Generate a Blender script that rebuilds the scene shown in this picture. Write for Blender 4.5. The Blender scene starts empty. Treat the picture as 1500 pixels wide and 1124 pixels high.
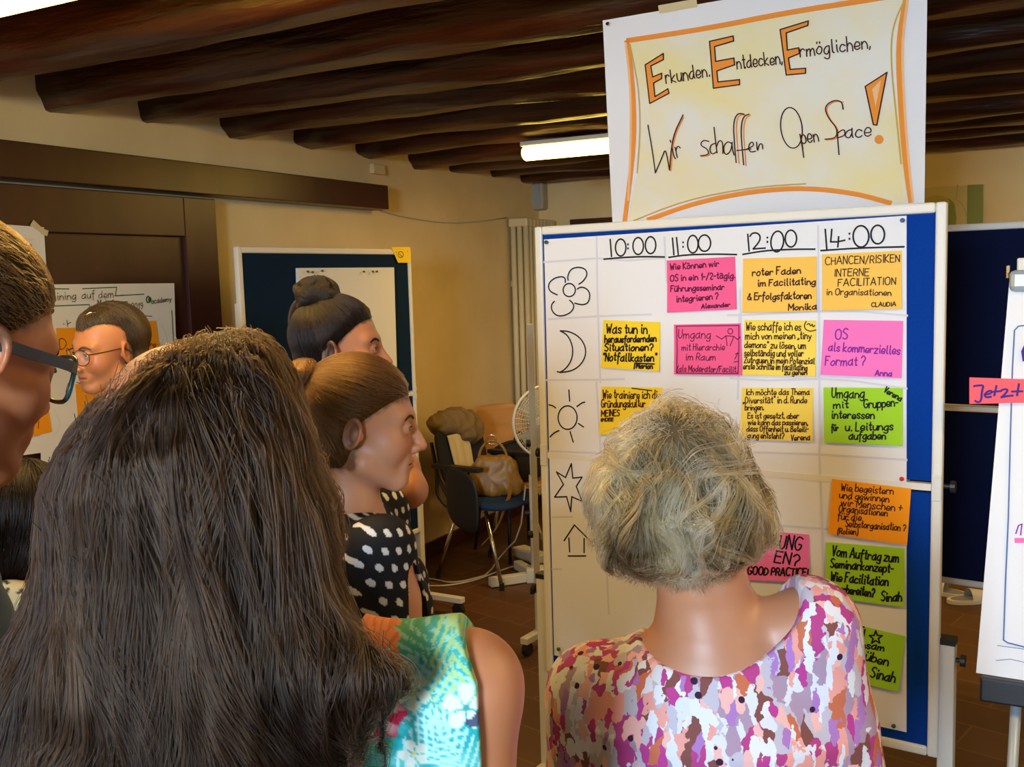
import bpy, bmesh, math, random
import numpy as np
from mathutils import Matrix, Vector, Euler
random.seed(7); rng = np.random.default_rng(7)
sc = bpy.context.scene
col = sc.collection
pi = math.pi
sin, cos = math.sin, math.cos

# ------------------------------------------------------------------ camera
F_PX, PITCH, ROLL, CAM_Z = 1450.0, 0.1061, -0.0294, 1.74
W, H = 1500, 1124
cF = np.array([0, cos(PITCH), -sin(PITCH)])
cU0 = np.array([0, sin(PITCH), cos(PITCH)]); cR0 = np.array([1.0, 0, 0])
cR = cos(ROLL) * cR0 + sin(ROLL) * cU0
cU = -sin(ROLL) * cR0 + cos(ROLL) * cU0
CAM = np.array([0, 0, CAM_Z])
camd = bpy.data.cameras.new('camera'); camo = bpy.data.objects.new('camera', camd); col.objects.link(camo)
camd.sensor_width = 36.0; camd.lens = 36.0 * F_PX / W; camd.clip_start = 0.05
camo.matrix_world = Matrix(((cR[0], cU[0], -cF[0], 0), (cR[1], cU[1], -cF[1], 0), (cR[2], cU[2], -cF[2], CAM_Z), (0, 0, 0, 1)))
sc.camera = camo

# ------------------------------------------------------------------ world, exposure
sc.view_settings.view_transform = 'Standard'; sc.view_settings.look = 'None'
sc.view_settings.gamma = 1.0; sc.view_settings.use_curve_mapping = False
sc.view_settings.exposure = -0.34
wd = bpy.data.worlds.new('world'); sc.world = wd; wd.use_nodes = True
wd.node_tree.nodes['Background'].inputs[0].default_value = (0.75, 0.85, 1.0, 1)
wd.node_tree.nodes['Background'].inputs[1].default_value = 0.6

# room frame: u runs along the left wall (away), v runs along the back wall (to the right)
WA = 0.4825
U2 = np.array([sin(WA), cos(WA), 0.0]); V2 = np.array([cos(WA), -sin(WA), 0.0])
def room(u, v, z=0.0): return U2 * u + V2 * v + np.array([0, 0, z])
LEFT_V, BACK_U, RIGHT_V, REAR_U, CEIL = -3.324, 6.87, 3.3, -2.9, 2.66

def area(name, loc, to, sx, sy, power, color, spread=None):
    l = bpy.data.lights.new(name, 'AREA'); l.shape = 'RECTANGLE'; l.size = sx; l.size_y = sy
    l.energy = power; l.color = color
    if spread: l.spread = spread
    o = bpy.data.objects.new(name, l); col.objects.link(o)
    o.location = loc
    d = Vector(to) - Vector(loc); o.rotation_euler = d.to_track_quat('-Z', 'Y').to_euler()
    return o
WIN_U, WIN_Z = -0.6, 1.35                       # windows behind the viewer: one in the right-hand wall, one in the rear wall
wl = room(WIN_U, RIGHT_V - 0.03, WIN_Z)
area('daylight_window_right', wl, room(0.9, 0.2, 1.05), 1.1, 1.35, 16, (0.66, 0.83, 1.0), 2.0)
wl2 = room(REAR_U + 0.03, -0.25, 1.92)
area('daylight_window_rear', wl2, room(2.2, -0.30, 1.15), 0.70, 0.9, 158, (0.56, 0.76, 1.0), 1.7)

# ------------------------------------------------------------------ pixel helpers
def ray(px, py): return cF + cR * ((px - W / 2) / F_PX) - cU * ((py - H / 2) / F_PX)
def atY(px, py, y):
    d = ray(px, py); return CAM + d * (y / d[1])
def atZ(px, py, z):
    d = ray(px, py); return CAM + d * ((z - CAM_Z) / d[2])
class Plane:
    def __init__(s, p, n): s.p = np.array(p, float); n = np.array(n, float); s.n = n / np.linalg.norm(n)
    def hit(s, px, py, off=0.0):          # off > 0 moves toward the viewer
        d = ray(px, py); n = s.n if s.n @ d < 0 else -s.n
        t = (n @ (s.p - CAM) + off) / (n @ d); return CAM + d * t
    def face(s):
        return s.n if s.n @ (CAM - s.p) > 0 else -s.n
LW = Plane(room(0, LEFT_V), V2)
BW = Plane(room(BACK_U, 0), U2)

# ------------------------------------------------------------------ materials
def mat(name, color, rough=0.6, metal=0.0, noise=None, bump=None, spec=0.5, emit=None, sss=None, attr=None, coat=0.0, alpha=None):
    m = bpy.data.materials.new(name); m.use_nodes = True
    nt = m.node_tree; b = nt.nodes['Principled BSDF']
    b.inputs['Base Color'].default_value = (*color, 1); b.inputs['Roughness'].default_value = rough
    b.inputs['Metallic'].default_value = metal; b.inputs['Specular IOR Level'].default_value = spec
    b.inputs['Coat Weight'].default_value = coat
    tc = nt.nodes.new('ShaderNodeTexCoord')
    if noise:                        # (scale xyz, second colour, detail)
        mp = nt.nodes.new('ShaderNodeMapping'); mp.inputs['Scale'].default_value = noise[0]
        n = nt.nodes.new('ShaderNodeTexNoise'); n.inputs['Scale'].default_value = 1.0; n.inputs['Detail'].default_value = noise[2] if len(noise) > 2 else 4
        r = nt.nodes.new('ShaderNodeValToRGB'); r.color_ramp.elements[0].color = (*color, 1); r.color_ramp.elements[1].color = (*noise[1], 1)
        r.color_ramp.elements[0].position = 0.35; r.color_ramp.elements[1].position = 0.68
        nt.links.new(tc.outputs['Object'], mp.inputs[0]); nt.links.new(mp.outputs[0], n.inputs['Vector'])
        nt.links.new(n.outputs[0], r.inputs[0]); nt.links.new(r.outputs[0], b.inputs['Base Color'])
    if bump:                         # (scale xyz, strength, distance)
        mp = nt.nodes.new('ShaderNodeMapping'); mp.inputs['Scale'].default_value = bump[0]
        n = nt.nodes.new('ShaderNodeTexNoise'); n.inputs['Scale'].default_value = 1.0; n.inputs['Detail'].default_value = 6
        bp = nt.nodes.new('ShaderNodeBump'); bp.inputs['Strength'].default_value = bump[1]; bp.inputs['Distance'].default_value = bump[2]
        nt.links.new(tc.outputs['Object'], mp.inputs[0]); nt.links.new(mp.outputs[0], n.inputs['Vector'])
        nt.links.new(n.outputs[0], bp.inputs['Height']); nt.links.new(bp.outputs[0], b.inputs['Normal'])
    if attr:
        a = nt.nodes.new('ShaderNodeAttribute'); a.attribute_name = attr
        nt.links.new(a.outputs['Color'], b.inputs['Base Color'])
    if emit: b.inputs['Emission Color'].default_value = (*emit[0], 1); b.inputs['Emission Strength'].default_value = emit[1]
    if sss:
        b.inputs['Subsurface Weight'].default_value = sss; b.inputs['Subsurface Radius'].default_value = (0.012, 0.004, 0.002); b.inputs['Subsurface Scale'].default_value = 1.0
    if alpha is not None: b.inputs['Alpha'].default_value = alpha
    return m
def s2l(*c):
    return tuple(((x / 255) / 12.92 if x / 255 <= 0.04045 else ((x / 255 + 0.055) / 1.055) ** 2.4) for x in c)

M = {}
M['plaster'] = mat('plaster', s2l(236, 213, 160), 0.9, noise=((3, 3, 3), s2l(228, 203, 148), 5), bump=((40, 40, 40), 0.15, 0.004))
M['beam'] = mat('beam_wood', (0.105, 0.022, 0.0035), 0.38, noise=((1.2, 14, 14), (0.020, 0.0045, 0.0015), 8), bump=((4, 30, 30), 0.7, 0.012), spec=0.55)
M['ceil'] = mat('ceiling_wood', (0.05, 0.02, 0.008), 0.6, noise=((1, 16, 16), (0.02, 0.008, 0.004), 6))
M['door'] = mat('door_wood', (0.062, 0.017, 0.010), 0.36, noise=((6, 6, 1.0), (0.04, 0.010, 0.006), 6), spec=0.5)
M['white_frame'] = mat('white_frame', (0.78, 0.75, 0.66), 0.45)
M['white_plastic'] = mat('white_plastic', (0.72, 0.70, 0.62), 0.5)
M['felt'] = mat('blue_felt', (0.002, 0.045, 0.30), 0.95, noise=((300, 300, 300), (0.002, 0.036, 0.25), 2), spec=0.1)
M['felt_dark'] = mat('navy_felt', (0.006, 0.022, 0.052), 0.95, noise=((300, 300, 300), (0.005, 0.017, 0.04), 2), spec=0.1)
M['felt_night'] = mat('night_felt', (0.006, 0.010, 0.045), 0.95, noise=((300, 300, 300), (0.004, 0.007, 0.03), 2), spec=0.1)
M['paper'] = mat('white_paper', (0.80, 0.80, 0.81), 0.85, bump=((3, 3, 3), 0.25, 0.02), spec=0.2)
M['paper_warm'] = mat('flip_paper', (0.80, 0.78, 0.70), 0.85, bump=((4, 4, 4), 0.2, 0.01), spec=0.2)
M['black'] = mat('black_plastic', (0.012, 0.012, 0.013), 0.45)
M['black_fabric'] = mat('black_fabric', (0.012, 0.012, 0.014), 0.9)
M['ink'] = mat('black_ink', (0.012, 0.010, 0.012), 0.6, spec=0.2)
M['ink_brown'] = mat('brown_ink', (0.05, 0.012, 0.008), 0.6, spec=0.2)
M['ink_wine'] = mat('wine_ink', (0.13, 0.004, 0.05), 0.6, spec=0.2)
M['ink_purple'] = mat('purple_ink', (0.25, 0.01, 0.30), 0.6, spec=0.2)
M['ink_blue'] = mat('blue_ink', (0.10, 0.17, 0.36), 0.6, spec=0.2)
M['ink_violet'] = mat('violet_ink', (0.06, 0.015, 0.22), 0.6, spec=0.2)
M['ink_green'] = mat('green_ink', (0.015, 0.14, 0.05), 0.6, spec=0.2)
M['ink_grey'] = mat('grey_marker', (0.66, 0.66, 0.72), 0.7, spec=0.2)
M['ink_red'] = mat('red_ink', (0.45, 0.06, 0.05), 0.6, spec=0.2)
M['marker_orange'] = mat('orange_marker', (0.86, 0.30, 0.045), 0.7, spec=0.2)
M['marker_light'] = mat('light_orange_marker', (0.88, 0.52, 0.25), 0.7, spec=0.2)
M['marker_ochre'] = mat('ochre_marker', (0.62, 0.42, 0.10), 0.7, spec=0.2)
M['pastel'] = mat('yellow_pastel', (0.84, 0.73, 0.36), 0.85, noise=((5, 5, 5), (0.80, 0.78, 0.70), 3), spec=0.2)
M['c_pink'] = mat('pink_card', (0.90, 0.12, 0.30), 0.8, spec=0.2)
M['c_rose'] = mat('rose_card', (0.92, 0.19, 0.52), 0.8, spec=0.2)
M['c_orange'] = mat('light_orange_card', (0.93, 0.55, 0.10), 0.8, spec=0.2)
M['c_yellow'] = mat('yellow_card', (0.93, 0.66, 0.03), 0.8, spec=0.2)
M['c_lemon'] = mat('lemon_card', (0.93, 0.68, 0.10), 0.8, spec=0.2)
M['c_green'] = mat('green_card', (0.36, 0.68, 0.03), 0.8, spec=0.2)
M['c_deep'] = mat('deep_orange_card', (0.93, 0.34, 0.01), 0.8, spec=0.2)
M['c_coral'] = mat('coral_card', (0.93, 0.13, 0.16), 0.8, spec=0.2)
M['tape'] = mat('masking_tape', (0.66, 0.54, 0.30), 0.6)
M['chrome'] = mat('chrome', (0.62, 0.60, 0.55), 0.22, metal=1.0)
M['seat_blue'] = mat('blue_seat_fabric', (0.01, 0.035, 0.10), 0.95)
M['plywood'] = mat('plywood', (0.55, 0.27, 0.08), 0.45, noise=((4, 4, 20), (0.46, 0.21, 0.06), 5))
M['khaki'] = mat('khaki_cloth', (0.20, 0.13, 0.05), 0.95, bump=((60, 60, 60), 0.3, 0.004))
M['cream_cloth'] = mat('cream_cloth', (0.66, 0.53, 0.27), 0.9)
M['leather'] = mat('tan_leather', (0.38, 0.20, 0.03), 0.42, noise=((25, 25, 25), (0.27, 0.13, 0.018), 4))
M['radiator'] = mat('radiator_enamel', (0.70, 0.60, 0.36), 0.45)
M['speaker'] = mat('speaker_grey', (0.42, 0.38, 0.29), 0.6)
M['grille'] = mat('fan_grille', (0.55, 0.53, 0.42), 0.5)
M['cable'] = mat('white_cable', (0.62, 0.57, 0.48), 0.5)
M['lamp'] = mat('lamp_diffuser', (1, 0.9, 0.6), 0.5, emit=((1.0, 0.65, 0.10), 18.0))
M['green_art'] = mat('green_paint', (0.26, 0.30, 0.08), 0.8)
M['ochre_art'] = mat('ochre_paint', (0.52, 0.42, 0.14), 0.8)
M['cream_art'] = mat('cream_paint', (0.62, 0.52, 0.22), 0.8)
M['grey_metal'] = mat('grey_metal', (0.40, 0.45, 0.48), 0.4, metal=0.3)
M['glass'] = mat('window_glass', (1, 1, 1), 0.05)
M['glass'].node_tree.nodes['Principled BSDF'].inputs['Transmission Weight'].default_value = 1.0

# ------------------------------------------------------------------ object helpers
def tag(o, label=None, cat=None, group=None, kind=None):
    if label: o['label'] = label
    if cat: o['category'] = cat
    if group: o['group'] = group
    if kind: o['kind'] = kind
    return o
def thing(name, loc, label, cat, group=None):
    o = bpy.data.objects.new(name, None); o.empty_display_size = 0.05; col.objects.link(o)
    o.location = [float(x) for x in loc]
    return tag(o, label, cat, group)
def wloc(o):
    v = Vector((0, 0, 0))
    while o is not None: v = v + o.location; o = o.parent
    return v
def link(o, parent):
    col.objects.link(o)
    if parent is not None: o.parent = parent
    return o
def meshobj(name, verts, faces, m, parent=None, smooth=False, origin=None):
    """verts in world coordinates"""
    verts = np.asarray(verts, float)
    base = np.array(wloc(parent)) if parent is not None else np.zeros(3)
    org = np.array(origin, float) if origin is not None else (base if parent is not None else verts.mean(0))
    me = bpy.data.meshes.new(name)
    me.from_pydata((verts - org).tolist(), [], [list(map(int, f)) for f in faces])
    if m is not None: me.materials.append(m)
    if smooth: me.polygons.foreach_set('use_smooth', [True] * len(me.polygons))
    me.update()
    o = bpy.data.objects.new(name, me); o.location = Vector(org - base)
    return link(o, parent)
def fastmesh(name, verts, quads, m, parent=None, colors=None):
    base = np.array(wloc(parent)) if parent is not None else np.zeros(3)
    v = (np.asarray(verts) - base).astype(np.float32); q = np.asarray(quads, np.int32)
    me = bpy.data.meshes.new(name)
    me.vertices.add(len(v)); me.vertices.foreach_set('co', v.ravel())
    me.loops.add(q.size); me.loops.foreach_set('vertex_index', q.ravel())
    me.polygons.add(len(q)); me.polygons.foreach_set('loop_start', np.arange(0, q.size, q.shape[1], dtype=np.int32))
    me.polygons.foreach_set('use_smooth', np.ones(len(q), bool))
    if m is not None: me.materials.append(m)
    if colors is not None:
        a = me.color_attributes.new('paint', 'FLOAT_COLOR', 'POINT')
        a.data.foreach_set('color', np.hstack([colors, np.ones((len(v), 1))]).astype(np.float32).ravel())
    me.update(calc_edges=True); me.validate()
    o = bpy.data.objects.new(name, me)
    return link(o, parent)
class MB:
    """collects shapes in world coordinates, builds ONE mesh"""
    def __init__(s): s.v = []; s.f = []
    def add(s, v, f):
        k = len(s.v); s.v.extend([tuple(map(float, p)) for p in v]); s.f.extend([[i + k for i in q] for q in f]); return s
    def box(s, c, X, Y, Z, hx, hy, hz):
        c = np.array(c, float); X, Y, Z = (np.array(a, float) for a in (X, Y, Z))
        v = [c + X * (hx * a) + Y * (hy * b) + Z * (hz * d) for d in (-1, 1) for b in (-1, 1) for a in (-1, 1)]
        return s.add(v, [(0, 2, 3, 1), (4, 5, 7, 6), (0, 1, 5, 4), (2, 6, 7, 3), (0, 4, 6, 2), (1, 3, 7, 5)])
    def bar(s, a, b, w, h, up=(0, 0, 1)):
        a = np.array(a, float); b = np.array(b, float); d = b - a; L = np.linalg.norm(d); d /= L
        up = np.array(up, float); x = np.cross(d, up)
        if np.linalg.norm(x) < 1e-4: x = np.cross(d, (1, 0, 0))
        x /= np.linalg.norm(x); y = np.cross(x, d)
        return s.box((a + b) / 2, d, x, y, L / 2, w / 2, h / 2)
    def tube(s, pts, r, n=10, closed=False):
        pts = [np.array(p, float) for p in pts]; k = len(pts)
        rs = r if hasattr(r, '__len__') else [r] * k
        prev = None; V = []
        for i, p in enumerate(pts):
            t = (pts[(i + 1) % k] - pts[i - 1]) if closed else (pts[min(i + 1, k - 1)] - pts[max(i - 1, 0)])
            t = t / (np.linalg.norm(t) + 1e-12)
            if prev is None:
                a = np.cross(t, (0, 0, 1)); a = a if np.linalg.norm(a) > 1e-3 else np.cross(t, (1, 0, 0))
            else: a = prev - t * (prev @ t)
            a = a / np.linalg.norm(a); prev = a; b = np.cross(t, a)
            for j in range(n): V.append(p + (a * cos(2 * pi * j / n) + b * sin(2 * pi * j / n)) * rs[i])
        Fc = []
        for i in range(k if closed else k - 1):
            i2 = (i + 1) % k
            for j in range(n): Fc.append((i * n + j, i * n + (j + 1) % n, i2 * n + (j + 1) % n, i2 * n + j))
        if not closed: Fc += [tuple(range(n))[::-1], tuple((k - 1) * n + j for j in range(n))]
        return s.add(V, Fc)
    def sphere(s, c, r, n=12, m=8, R=None):
        r = np.array(r if hasattr(r, '__len__') else (r, r, r), float); V = []; Fc = []
        for i in range(m + 1):
            th = pi * i / m
            for j in range(n):
                p = np.array([sin(th) * cos(2 * pi * j / n), sin(th) * sin(2 * pi * j / n), cos(th)]) * r
                if R is not None: p = R @ p
                V.append(np.array(c) + p)
        for i in range(m):
            for j in range(n): Fc.append((i * n + j, (i + 1) * n + j, (i + 1) * n + (j + 1) % n, i * n + (j + 1) % n))
        return s.add(V, Fc)
    def build(s, name, m, parent=None, smooth=False, bevel=0.0, origin=None):
        o = meshobj(name, s.v, s.f, m, parent, smooth, origin)
        if bevel:
            b = o.modifiers.new('bevel', 'BEVEL'); b.width = bevel; b.segments = 2; b.limit_method = 'ANGLE'
        return o
def bar_z(a, b): return None
def struct(o, label=None):
    o['kind'] = 'structure'
    if label: o['label'] = label
    return o

# ------------------------------------------------------------------ strokes, hand lettering
G = {'a': '68 38 06 04 23 43 66|69 64 73', 'b': '0c 03|06 28 58 66 64 43 13 04', 'c': '67 48 28 06 04 23 43 64', 'd': '68 38 06 04 23 43 66|6c 64 73',
 'e': '05 65 67 48 28 06 04 23 43 64', 'f': '5b 4c 3c 2a 20|08 58', 'g': '68 38 06 04 23 43 66|68 62 50 20 01', 'h': '0c 03|06 28 48 66 63',
 'i': '18 14 23|1a 1b', 'j': '28 21 10 00|2a 2b', 'k': '0c 03|58 05 63', 'l': '1c 14 23 33', 'm': '08 03|06 28 48 43|46 68 88 93', 'n': '08 03|06 28 48 66 63',
 'o': '38 06 04 23 43 65 67 48 38', 'p': '08 00|06 28 58 66 64 43 23 04', 'q': '68 38 06 04 23 43 66|68 60 71', 'r': '08 03|06 28 48 57',
 's': '57 48 28 07 16 45 54 43 23 04', 't': '2c 24 33 44|09 49', 'u': '08 04 23 43 66|68 63', 'v': '08 33 68', 'w': '08 23 48 73 98', 'x': '08 63|68 03',
 'y': '08 34|68 20 00', 'z': '08 68 03 63', 'ä': '68 38 06 04 23 43 66|69 64 73|1a 1b|4a 4b', 'ö': '38 06 04 23 43 65 67 48 38|1a 1b|4a 4b',
 'ü': '08 04 23 43 66|68 63|1a 1b|5a 5b', 'A': '03 4c 83|26 66', 'B': '03 0c 4c 6a 48 08|48 75 53 03', 'C': '7b 5c 2c 09 06 23 53 74', 'D': '03 0c 4c 79 76 43 03',
 'E': '6c 0c 03 63|08 58', 'F': '6c 0c 03|08 48', 'G': '7b 5c 2c 09 06 23 53 75 77 47', 'H': '03 0c|63 6c|08 68', 'I': '1c 13', 'J': '5c 55 33 13 04',
 'K': '03 0c|6c 07 63', 'L': '0c 03 53', 'M': '03 0c 46 8c 83', 'N': '03 0c 63 6c', 'O': '4c 1b 08 14 33 53 74 88 7b 5c 4c', 'P': '03 0c 4c 6a 68 47 07',
 'R': '03 0c 4c 6a 68 47 07|37 63', 'S': '6b 4c 2c 0a 09 57 65 43 23 04', 'T': '0c 6c|3c 33', 'U': '0c 05 23 43 65 6c', 'V': '0c 33 6c', 'W': '0c 23 49 63 8c',
 'Z': '0c 6c 03 63', '0': '3c 0a 05 23 43 65 6a 4c 3c', '1': '19 3c 33', '2': '0a 2c 4c 6a 58 03 63', '5': '6c 1c 08 48 66 44 23 04', '9': '67 48 38 0a 2c 4c 6a 66 33',
 '?': '0a 2c 4c 6a 68 36 35|33 34', '.': '13 14', ',': '14 02', '-': '07 47', '/': '02 5c', '+': '07 67|3a 34', '"': '1c 1a|3c 3a', '(': '3c 18 14 31', ')': '1c 38 34 11',
 '!': '1c 16|13 14', '&': '73 2a 3c 5b 07 04 33 76', '#': '23 3c|53 6c|07 87|1a 9a', ':': '14 15|18 19', "„": '14 02|34 22'}
SHARP = set('AEFHIKLMNTVWZvwxzk14-/+#')
def glyph(ch):
    out = []
    for st in G[ch].split('|'):
        out.append([(int(p[0], 36), int(p[1], 36) - 3) for p in st.split()])
    return out
def smooth(pts, it=2, closed=False):
    pts = [np.array(p, float) for p in pts]
    for _ in range(it):
        if len(pts) < 3: break
        q = []
        n = len(pts)
        if closed:
            for i in range(n):
                a, b = pts[i], pts[(i + 1) % n]; q += [a * .75 + b * .25, a * .25 + b * .75]
        else:
            q = [pts[0]]
            for i in range(n - 1):
                a, b = pts[i], pts[i + 1]
                if i: q.append(a * .75 + b * .25)
                if i < n - 2: q.append(a * .25 + b * .75)
            q.append(pts[-1])
        pts = q
    return pts
def text_px(s, x0, y0, x1, y1, xh):
    adv = 0.0; items = []
    for ch in s:
        if ch == ' ': adv += 4.0; continue
        g = glyph(ch); w = max(p[0] for st in g for p in st); items.append((ch, g, adv)); adv += w + 2.2
    adv = max(adv - 2.2, 1)
    d = np.array([x1 - x0, y1 - y0], float); L = np.linalg.norm(d); e = d / L; up = np.array([e[1], -e[0]])
    sx = L / adv; sy = xh / 5.0; out = []
    for ch, g, a in items:
        jy = random.uniform(-.35, .35); js = random.uniform(.92, 1.08); sl = 0.08
        for st in g:
            pts = [np.array([x0, y0]) + e * ((a + p[0] + p[1] * sl) * sx) + up * ((p[1] * js + jy) * sy) for p in st]
            out.append(pts if ch in SHARP else smooth(pts, 2))
    return out
def ribbon(mb, pts, w, nrm):
    pts = [np.array(p, float) for p in pts]; k = len(pts)
    if k < 2: return
    for i in range(1, k - 1):             # a sharp corner starts a new stroke
        a, b = pts[i] - pts[i - 1], pts[i + 1] - pts[i]
        if a @ b < .6 * np.linalg.norm(a) * np.linalg.norm(b):
            ribbon(mb, pts[:i + 1], w, nrm); ribbon(mb, pts[i:], w, nrm); return
    V = []
    for i in range(k):
        t = pts[min(i + 1, k - 1)] - pts[max(i - 1, 0)]; t = t / (np.linalg.norm(t) + 1e-12)
        sd = np.cross(nrm, t); sd /= (np.linalg.norm(sd) + 1e-12)
        p = pts[i]
        if i == 0: p = p - t * w * .35
        if i == k - 1: p = p + t * w * .35
        V += [p + sd * w / 2, p - sd * w / 2]
    mb.add(V, [(2 * i, 2 * i + 1, 2 * i + 3, 2 * i + 2) for i in range(k - 1)])
def ell_px(cx, cy, rx, ry, n=28, a0=0.0, a1=2 * pi, rot=0.0):
    o = []
    for i in range(n + 1):
        a = a0 + (a1 - a0) * i / n; x, y = rx * cos(a), ry * sin(a)
        o.append((cx + x * cos(rot) - y * sin(rot), cy + x * sin(rot) + y * cos(rot)))
    return o
class Zm:                                   # a view window: its coordinates -> photo pixels
    def __init__(s, ox, oy, k): s.o = (ox, oy); s.k = k
    def __call__(s, pts): return [(s.o[0] + x / s.k, s.o[1] + y / s.k) for x, y in pts]
def strokes(name, plane, polys, w_px, m, parent, off=0.0012, lift=None, each=False):
    """polys in photo pixels -> flat ink ribbons lying on the plane"""
    if each:
        return [strokes(name, plane, [q], w_px, m, parent, off, lift) for q in polys]
    mb = MB(); n = plane.face()
    for i, pts in enumerate(polys):
        P = [plane.hit(x, y, off + i * 2e-6) for x, y in pts]
        if lift: P = [p + n * lift(p) for p in P]
        w = 0.92 * w_px * np.linalg.norm(P[0] - CAM) / F_PX
        ribbon(mb, P, w, n)
    return mb.build(name, m, parent)
def sheet(name, plane, quad, m, parent, off=0.001, thick=0.0006, lift=0.0, nx=6, ny=10, wav=0.0, seed=0):
    """a sheet of paper whose four corners (TL TR BR BL) are seen at the given pixels"""
    c = [plane.hit(x, y, off) for x, y in quad]; n = plane.face(); V = []; r = random.Random(seed)
    ph = r.uniform(0, 6)
    for side in (0, 1):
        for j in range(ny + 1):
            t = j / ny
            for i in range(nx + 1):
                s = i / nx
                p = (c[0] * (1 - s) + c[1] * s) * (1 - t) + (c[3] * (1 - s) + c[2] * s) * t
                d = lift * t * t + wav * (1 + sin(ph + s * 5 + t * 3)) * min(1, 6 * s * (1 - s) + 4 * t * (1 - t) + .1) + (thick if side == 0 else 0)
                V.append(p + n * d)
    Fc = []; K = (nx + 1) * (ny + 1)
    idx = lambda i, j: j * (nx + 1) + i
    for j in range(ny):
        for i in range(nx):
            q = (idx(i, j), idx(i, j + 1), idx(i + 1, j + 1), idx(i + 1, j)); Fc.append(q); Fc.append(tuple(a + K for a in q[::-1]))
    edge = [idx(i, 0) for i in range(nx + 1)] + [idx(nx, j) for j in range(1, ny + 1)] + [idx(i, ny) for i in range(nx - 1, -1, -1)] + [idx(0, j) for j in range(ny - 1, 0, -1)]
    for a, b in zip(edge, edge[1:] + edge[:1]): Fc.append((a, b, b + K, a + K))
    o = meshobj(name, V, Fc, m, parent, smooth=False)
    bx = c[1] - c[0]; b2 = bx @ bx
    def lf(p):
        s = max(0.0, min(1.0, ((p - c[0]) @ bx) / b2)); top = c[0] * (1 - s) + c[1] * s; ax = (c[3] - c[0]) * (1 - s) + (c[2] - c[1]) * s
        return lift * max(0.0, min(1.0, ((p - top) @ ax) / (ax @ ax) + .03)) ** 2 + thick + 0.0005
    return o, lf
# ------------------------------------------------------------------ room shell
def slab(name, pts, thick_vec, m):
    pts = [np.array(p, float) for p in pts]; k = len(pts); t = np.array(thick_vec, float)
    V = pts + [p + t for p in pts]
    Fc = [tuple(range(k)), tuple(range(2 * k - 1, k - 1, -1))] + [(i, (i + 1) % k, (i + 1) % k + k, i + k) for i in range(k)]
    return struct(meshobj(name, V, Fc, m))
floor_m = mat('floor_parquet', (0.10, 0.043, 0.016), 0.5)
def floor_nodes(m):
    nt = m.node_tree; b = nt.nodes['Principled BSDF']
    tc = nt.nodes.new('ShaderNodeTexCoord'); mp = nt.nodes.new('ShaderNodeMapping'); mp.inputs['Rotation'].default_value = (0, 0, WA + 0.25); mp.inputs['Scale'].default_value = (1, 1, 1)
    br = nt.nodes.new('ShaderNodeTexBrick'); br.inputs['Scale'].default_value = 1.0
    br.inputs['Color1'].default_value = (0.125, 0.050, 0.016, 1); br.inputs['Color2'].default_value = (0.085, 0.033, 0.011, 1); br.inputs['Mortar'].default_value = (0.17, 0.085, 0.035, 1)
    br.inputs['Mortar Size'].default_value = 0.004; br.inputs['Brick Width'].default_value = 0.42; br.inputs['Row Height'].default_value = 0.21
    nt.links.new(tc.outputs['Object'], mp.inputs[0]); nt.links.new(mp.outputs[0], br.inputs['Vector']); nt.links.new(br.outputs['Color'], b.inputs['Base Color'])
floor_nodes(floor_m)
slab('floor', [room(REAR_U, LEFT_V), room(REAR_U, RIGHT_V), room(BACK_U, RIGHT_V), room(BACK_U, LEFT_V)], (0, 0, -0.1), floor_m)
slab('ceiling', [room(REAR_U, LEFT_V, CEIL), room(BACK_U, LEFT_V, CEIL), room(BACK_U, RIGHT_V, CEIL), room(REAR_U, RIGHT_V, CEIL)], (0, 0, 0.1), M['ceil'])
slab('wall_left', [room(REAR_U, LEFT_V), room(BACK_U, LEFT_V), room(BACK_U, LEFT_V, CEIL), room(REAR_U, LEFT_V, CEIL)], -V2 * 0.15, M['plaster'])
slab('wall_back', [room(BACK_U, LEFT_V), room(BACK_U, RIGHT_V), room(BACK_U, RIGHT_V, CEIL), room(BACK_U, LEFT_V, CEIL)], U2 * 0.15, M['plaster'])
slab('wall_right', [room(REAR_U, RIGHT_V), room(REAR_U, RIGHT_V, CEIL), room(BACK_U, RIGHT_V, CEIL), room(BACK_U, RIGHT_V)], V2 * 0.15, M['plaster'])
slab('wall_rear', [room(REAR_U, LEFT_V), room(REAR_U, LEFT_V, CEIL), room(REAR_U, RIGHT_V, CEIL), room(REAR_U, RIGHT_V)], -U2 * 0.15, M['plaster'])
M['sky_pane'] = mat('daylit_pane', (0.6, 0.7, 0.8), 0.1, emit=((0.72, 0.86, 1.0), 2.0))
def window(name, c, A, N):
    mb = MB()
    for s in (-1, 1):
        mb.box(c + A * s * 0.62, A, N, (0, 0, 1), 0.04, 0.03, 0.78); mb.box(c + np.array([0, 0, s * 0.75]), A, N, (0, 0, 1), 0.66, 0.03, 0.04)
    mb.box(c, A, N, (0, 0, 1), 0.025, 0.025, 0.75)
    o = struct(mb.build(name, M['white_frame']))
    MB().box(c - N * 0.022, A, N, (0, 0, 1), 0.60, 0.003, 0.72).build('pane', M['sky_pane'], o)
window('window_1', room(WIN_U, RIGHT_V - 0.035, WIN_Z) + V2 * 0.0, U2, -V2)
window('window_2', room(REAR_U + 0.035, -0.25, 1.75), V2, U2)

# skirting along the two visible walls
bb = MB(); bb.box(room((REAR_U + BACK_U) / 2, LEFT_V + 0.01, 0.05), U2, V2, (0, 0, 1), (BACK_U - REAR_U) / 2, 0.01, 0.05)
struct(bb.build('baseboard_left', M['door']))
bb = MB(); bb.box(room(BACK_U - 0.01, (LEFT_V + RIGHT_V) / 2, 0.05), V2, U2, (0, 0, 1), (RIGHT_V - LEFT_V) / 2, 0.01, 0.05)
struct(bb.build('baseboard_back', M['door']))

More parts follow.
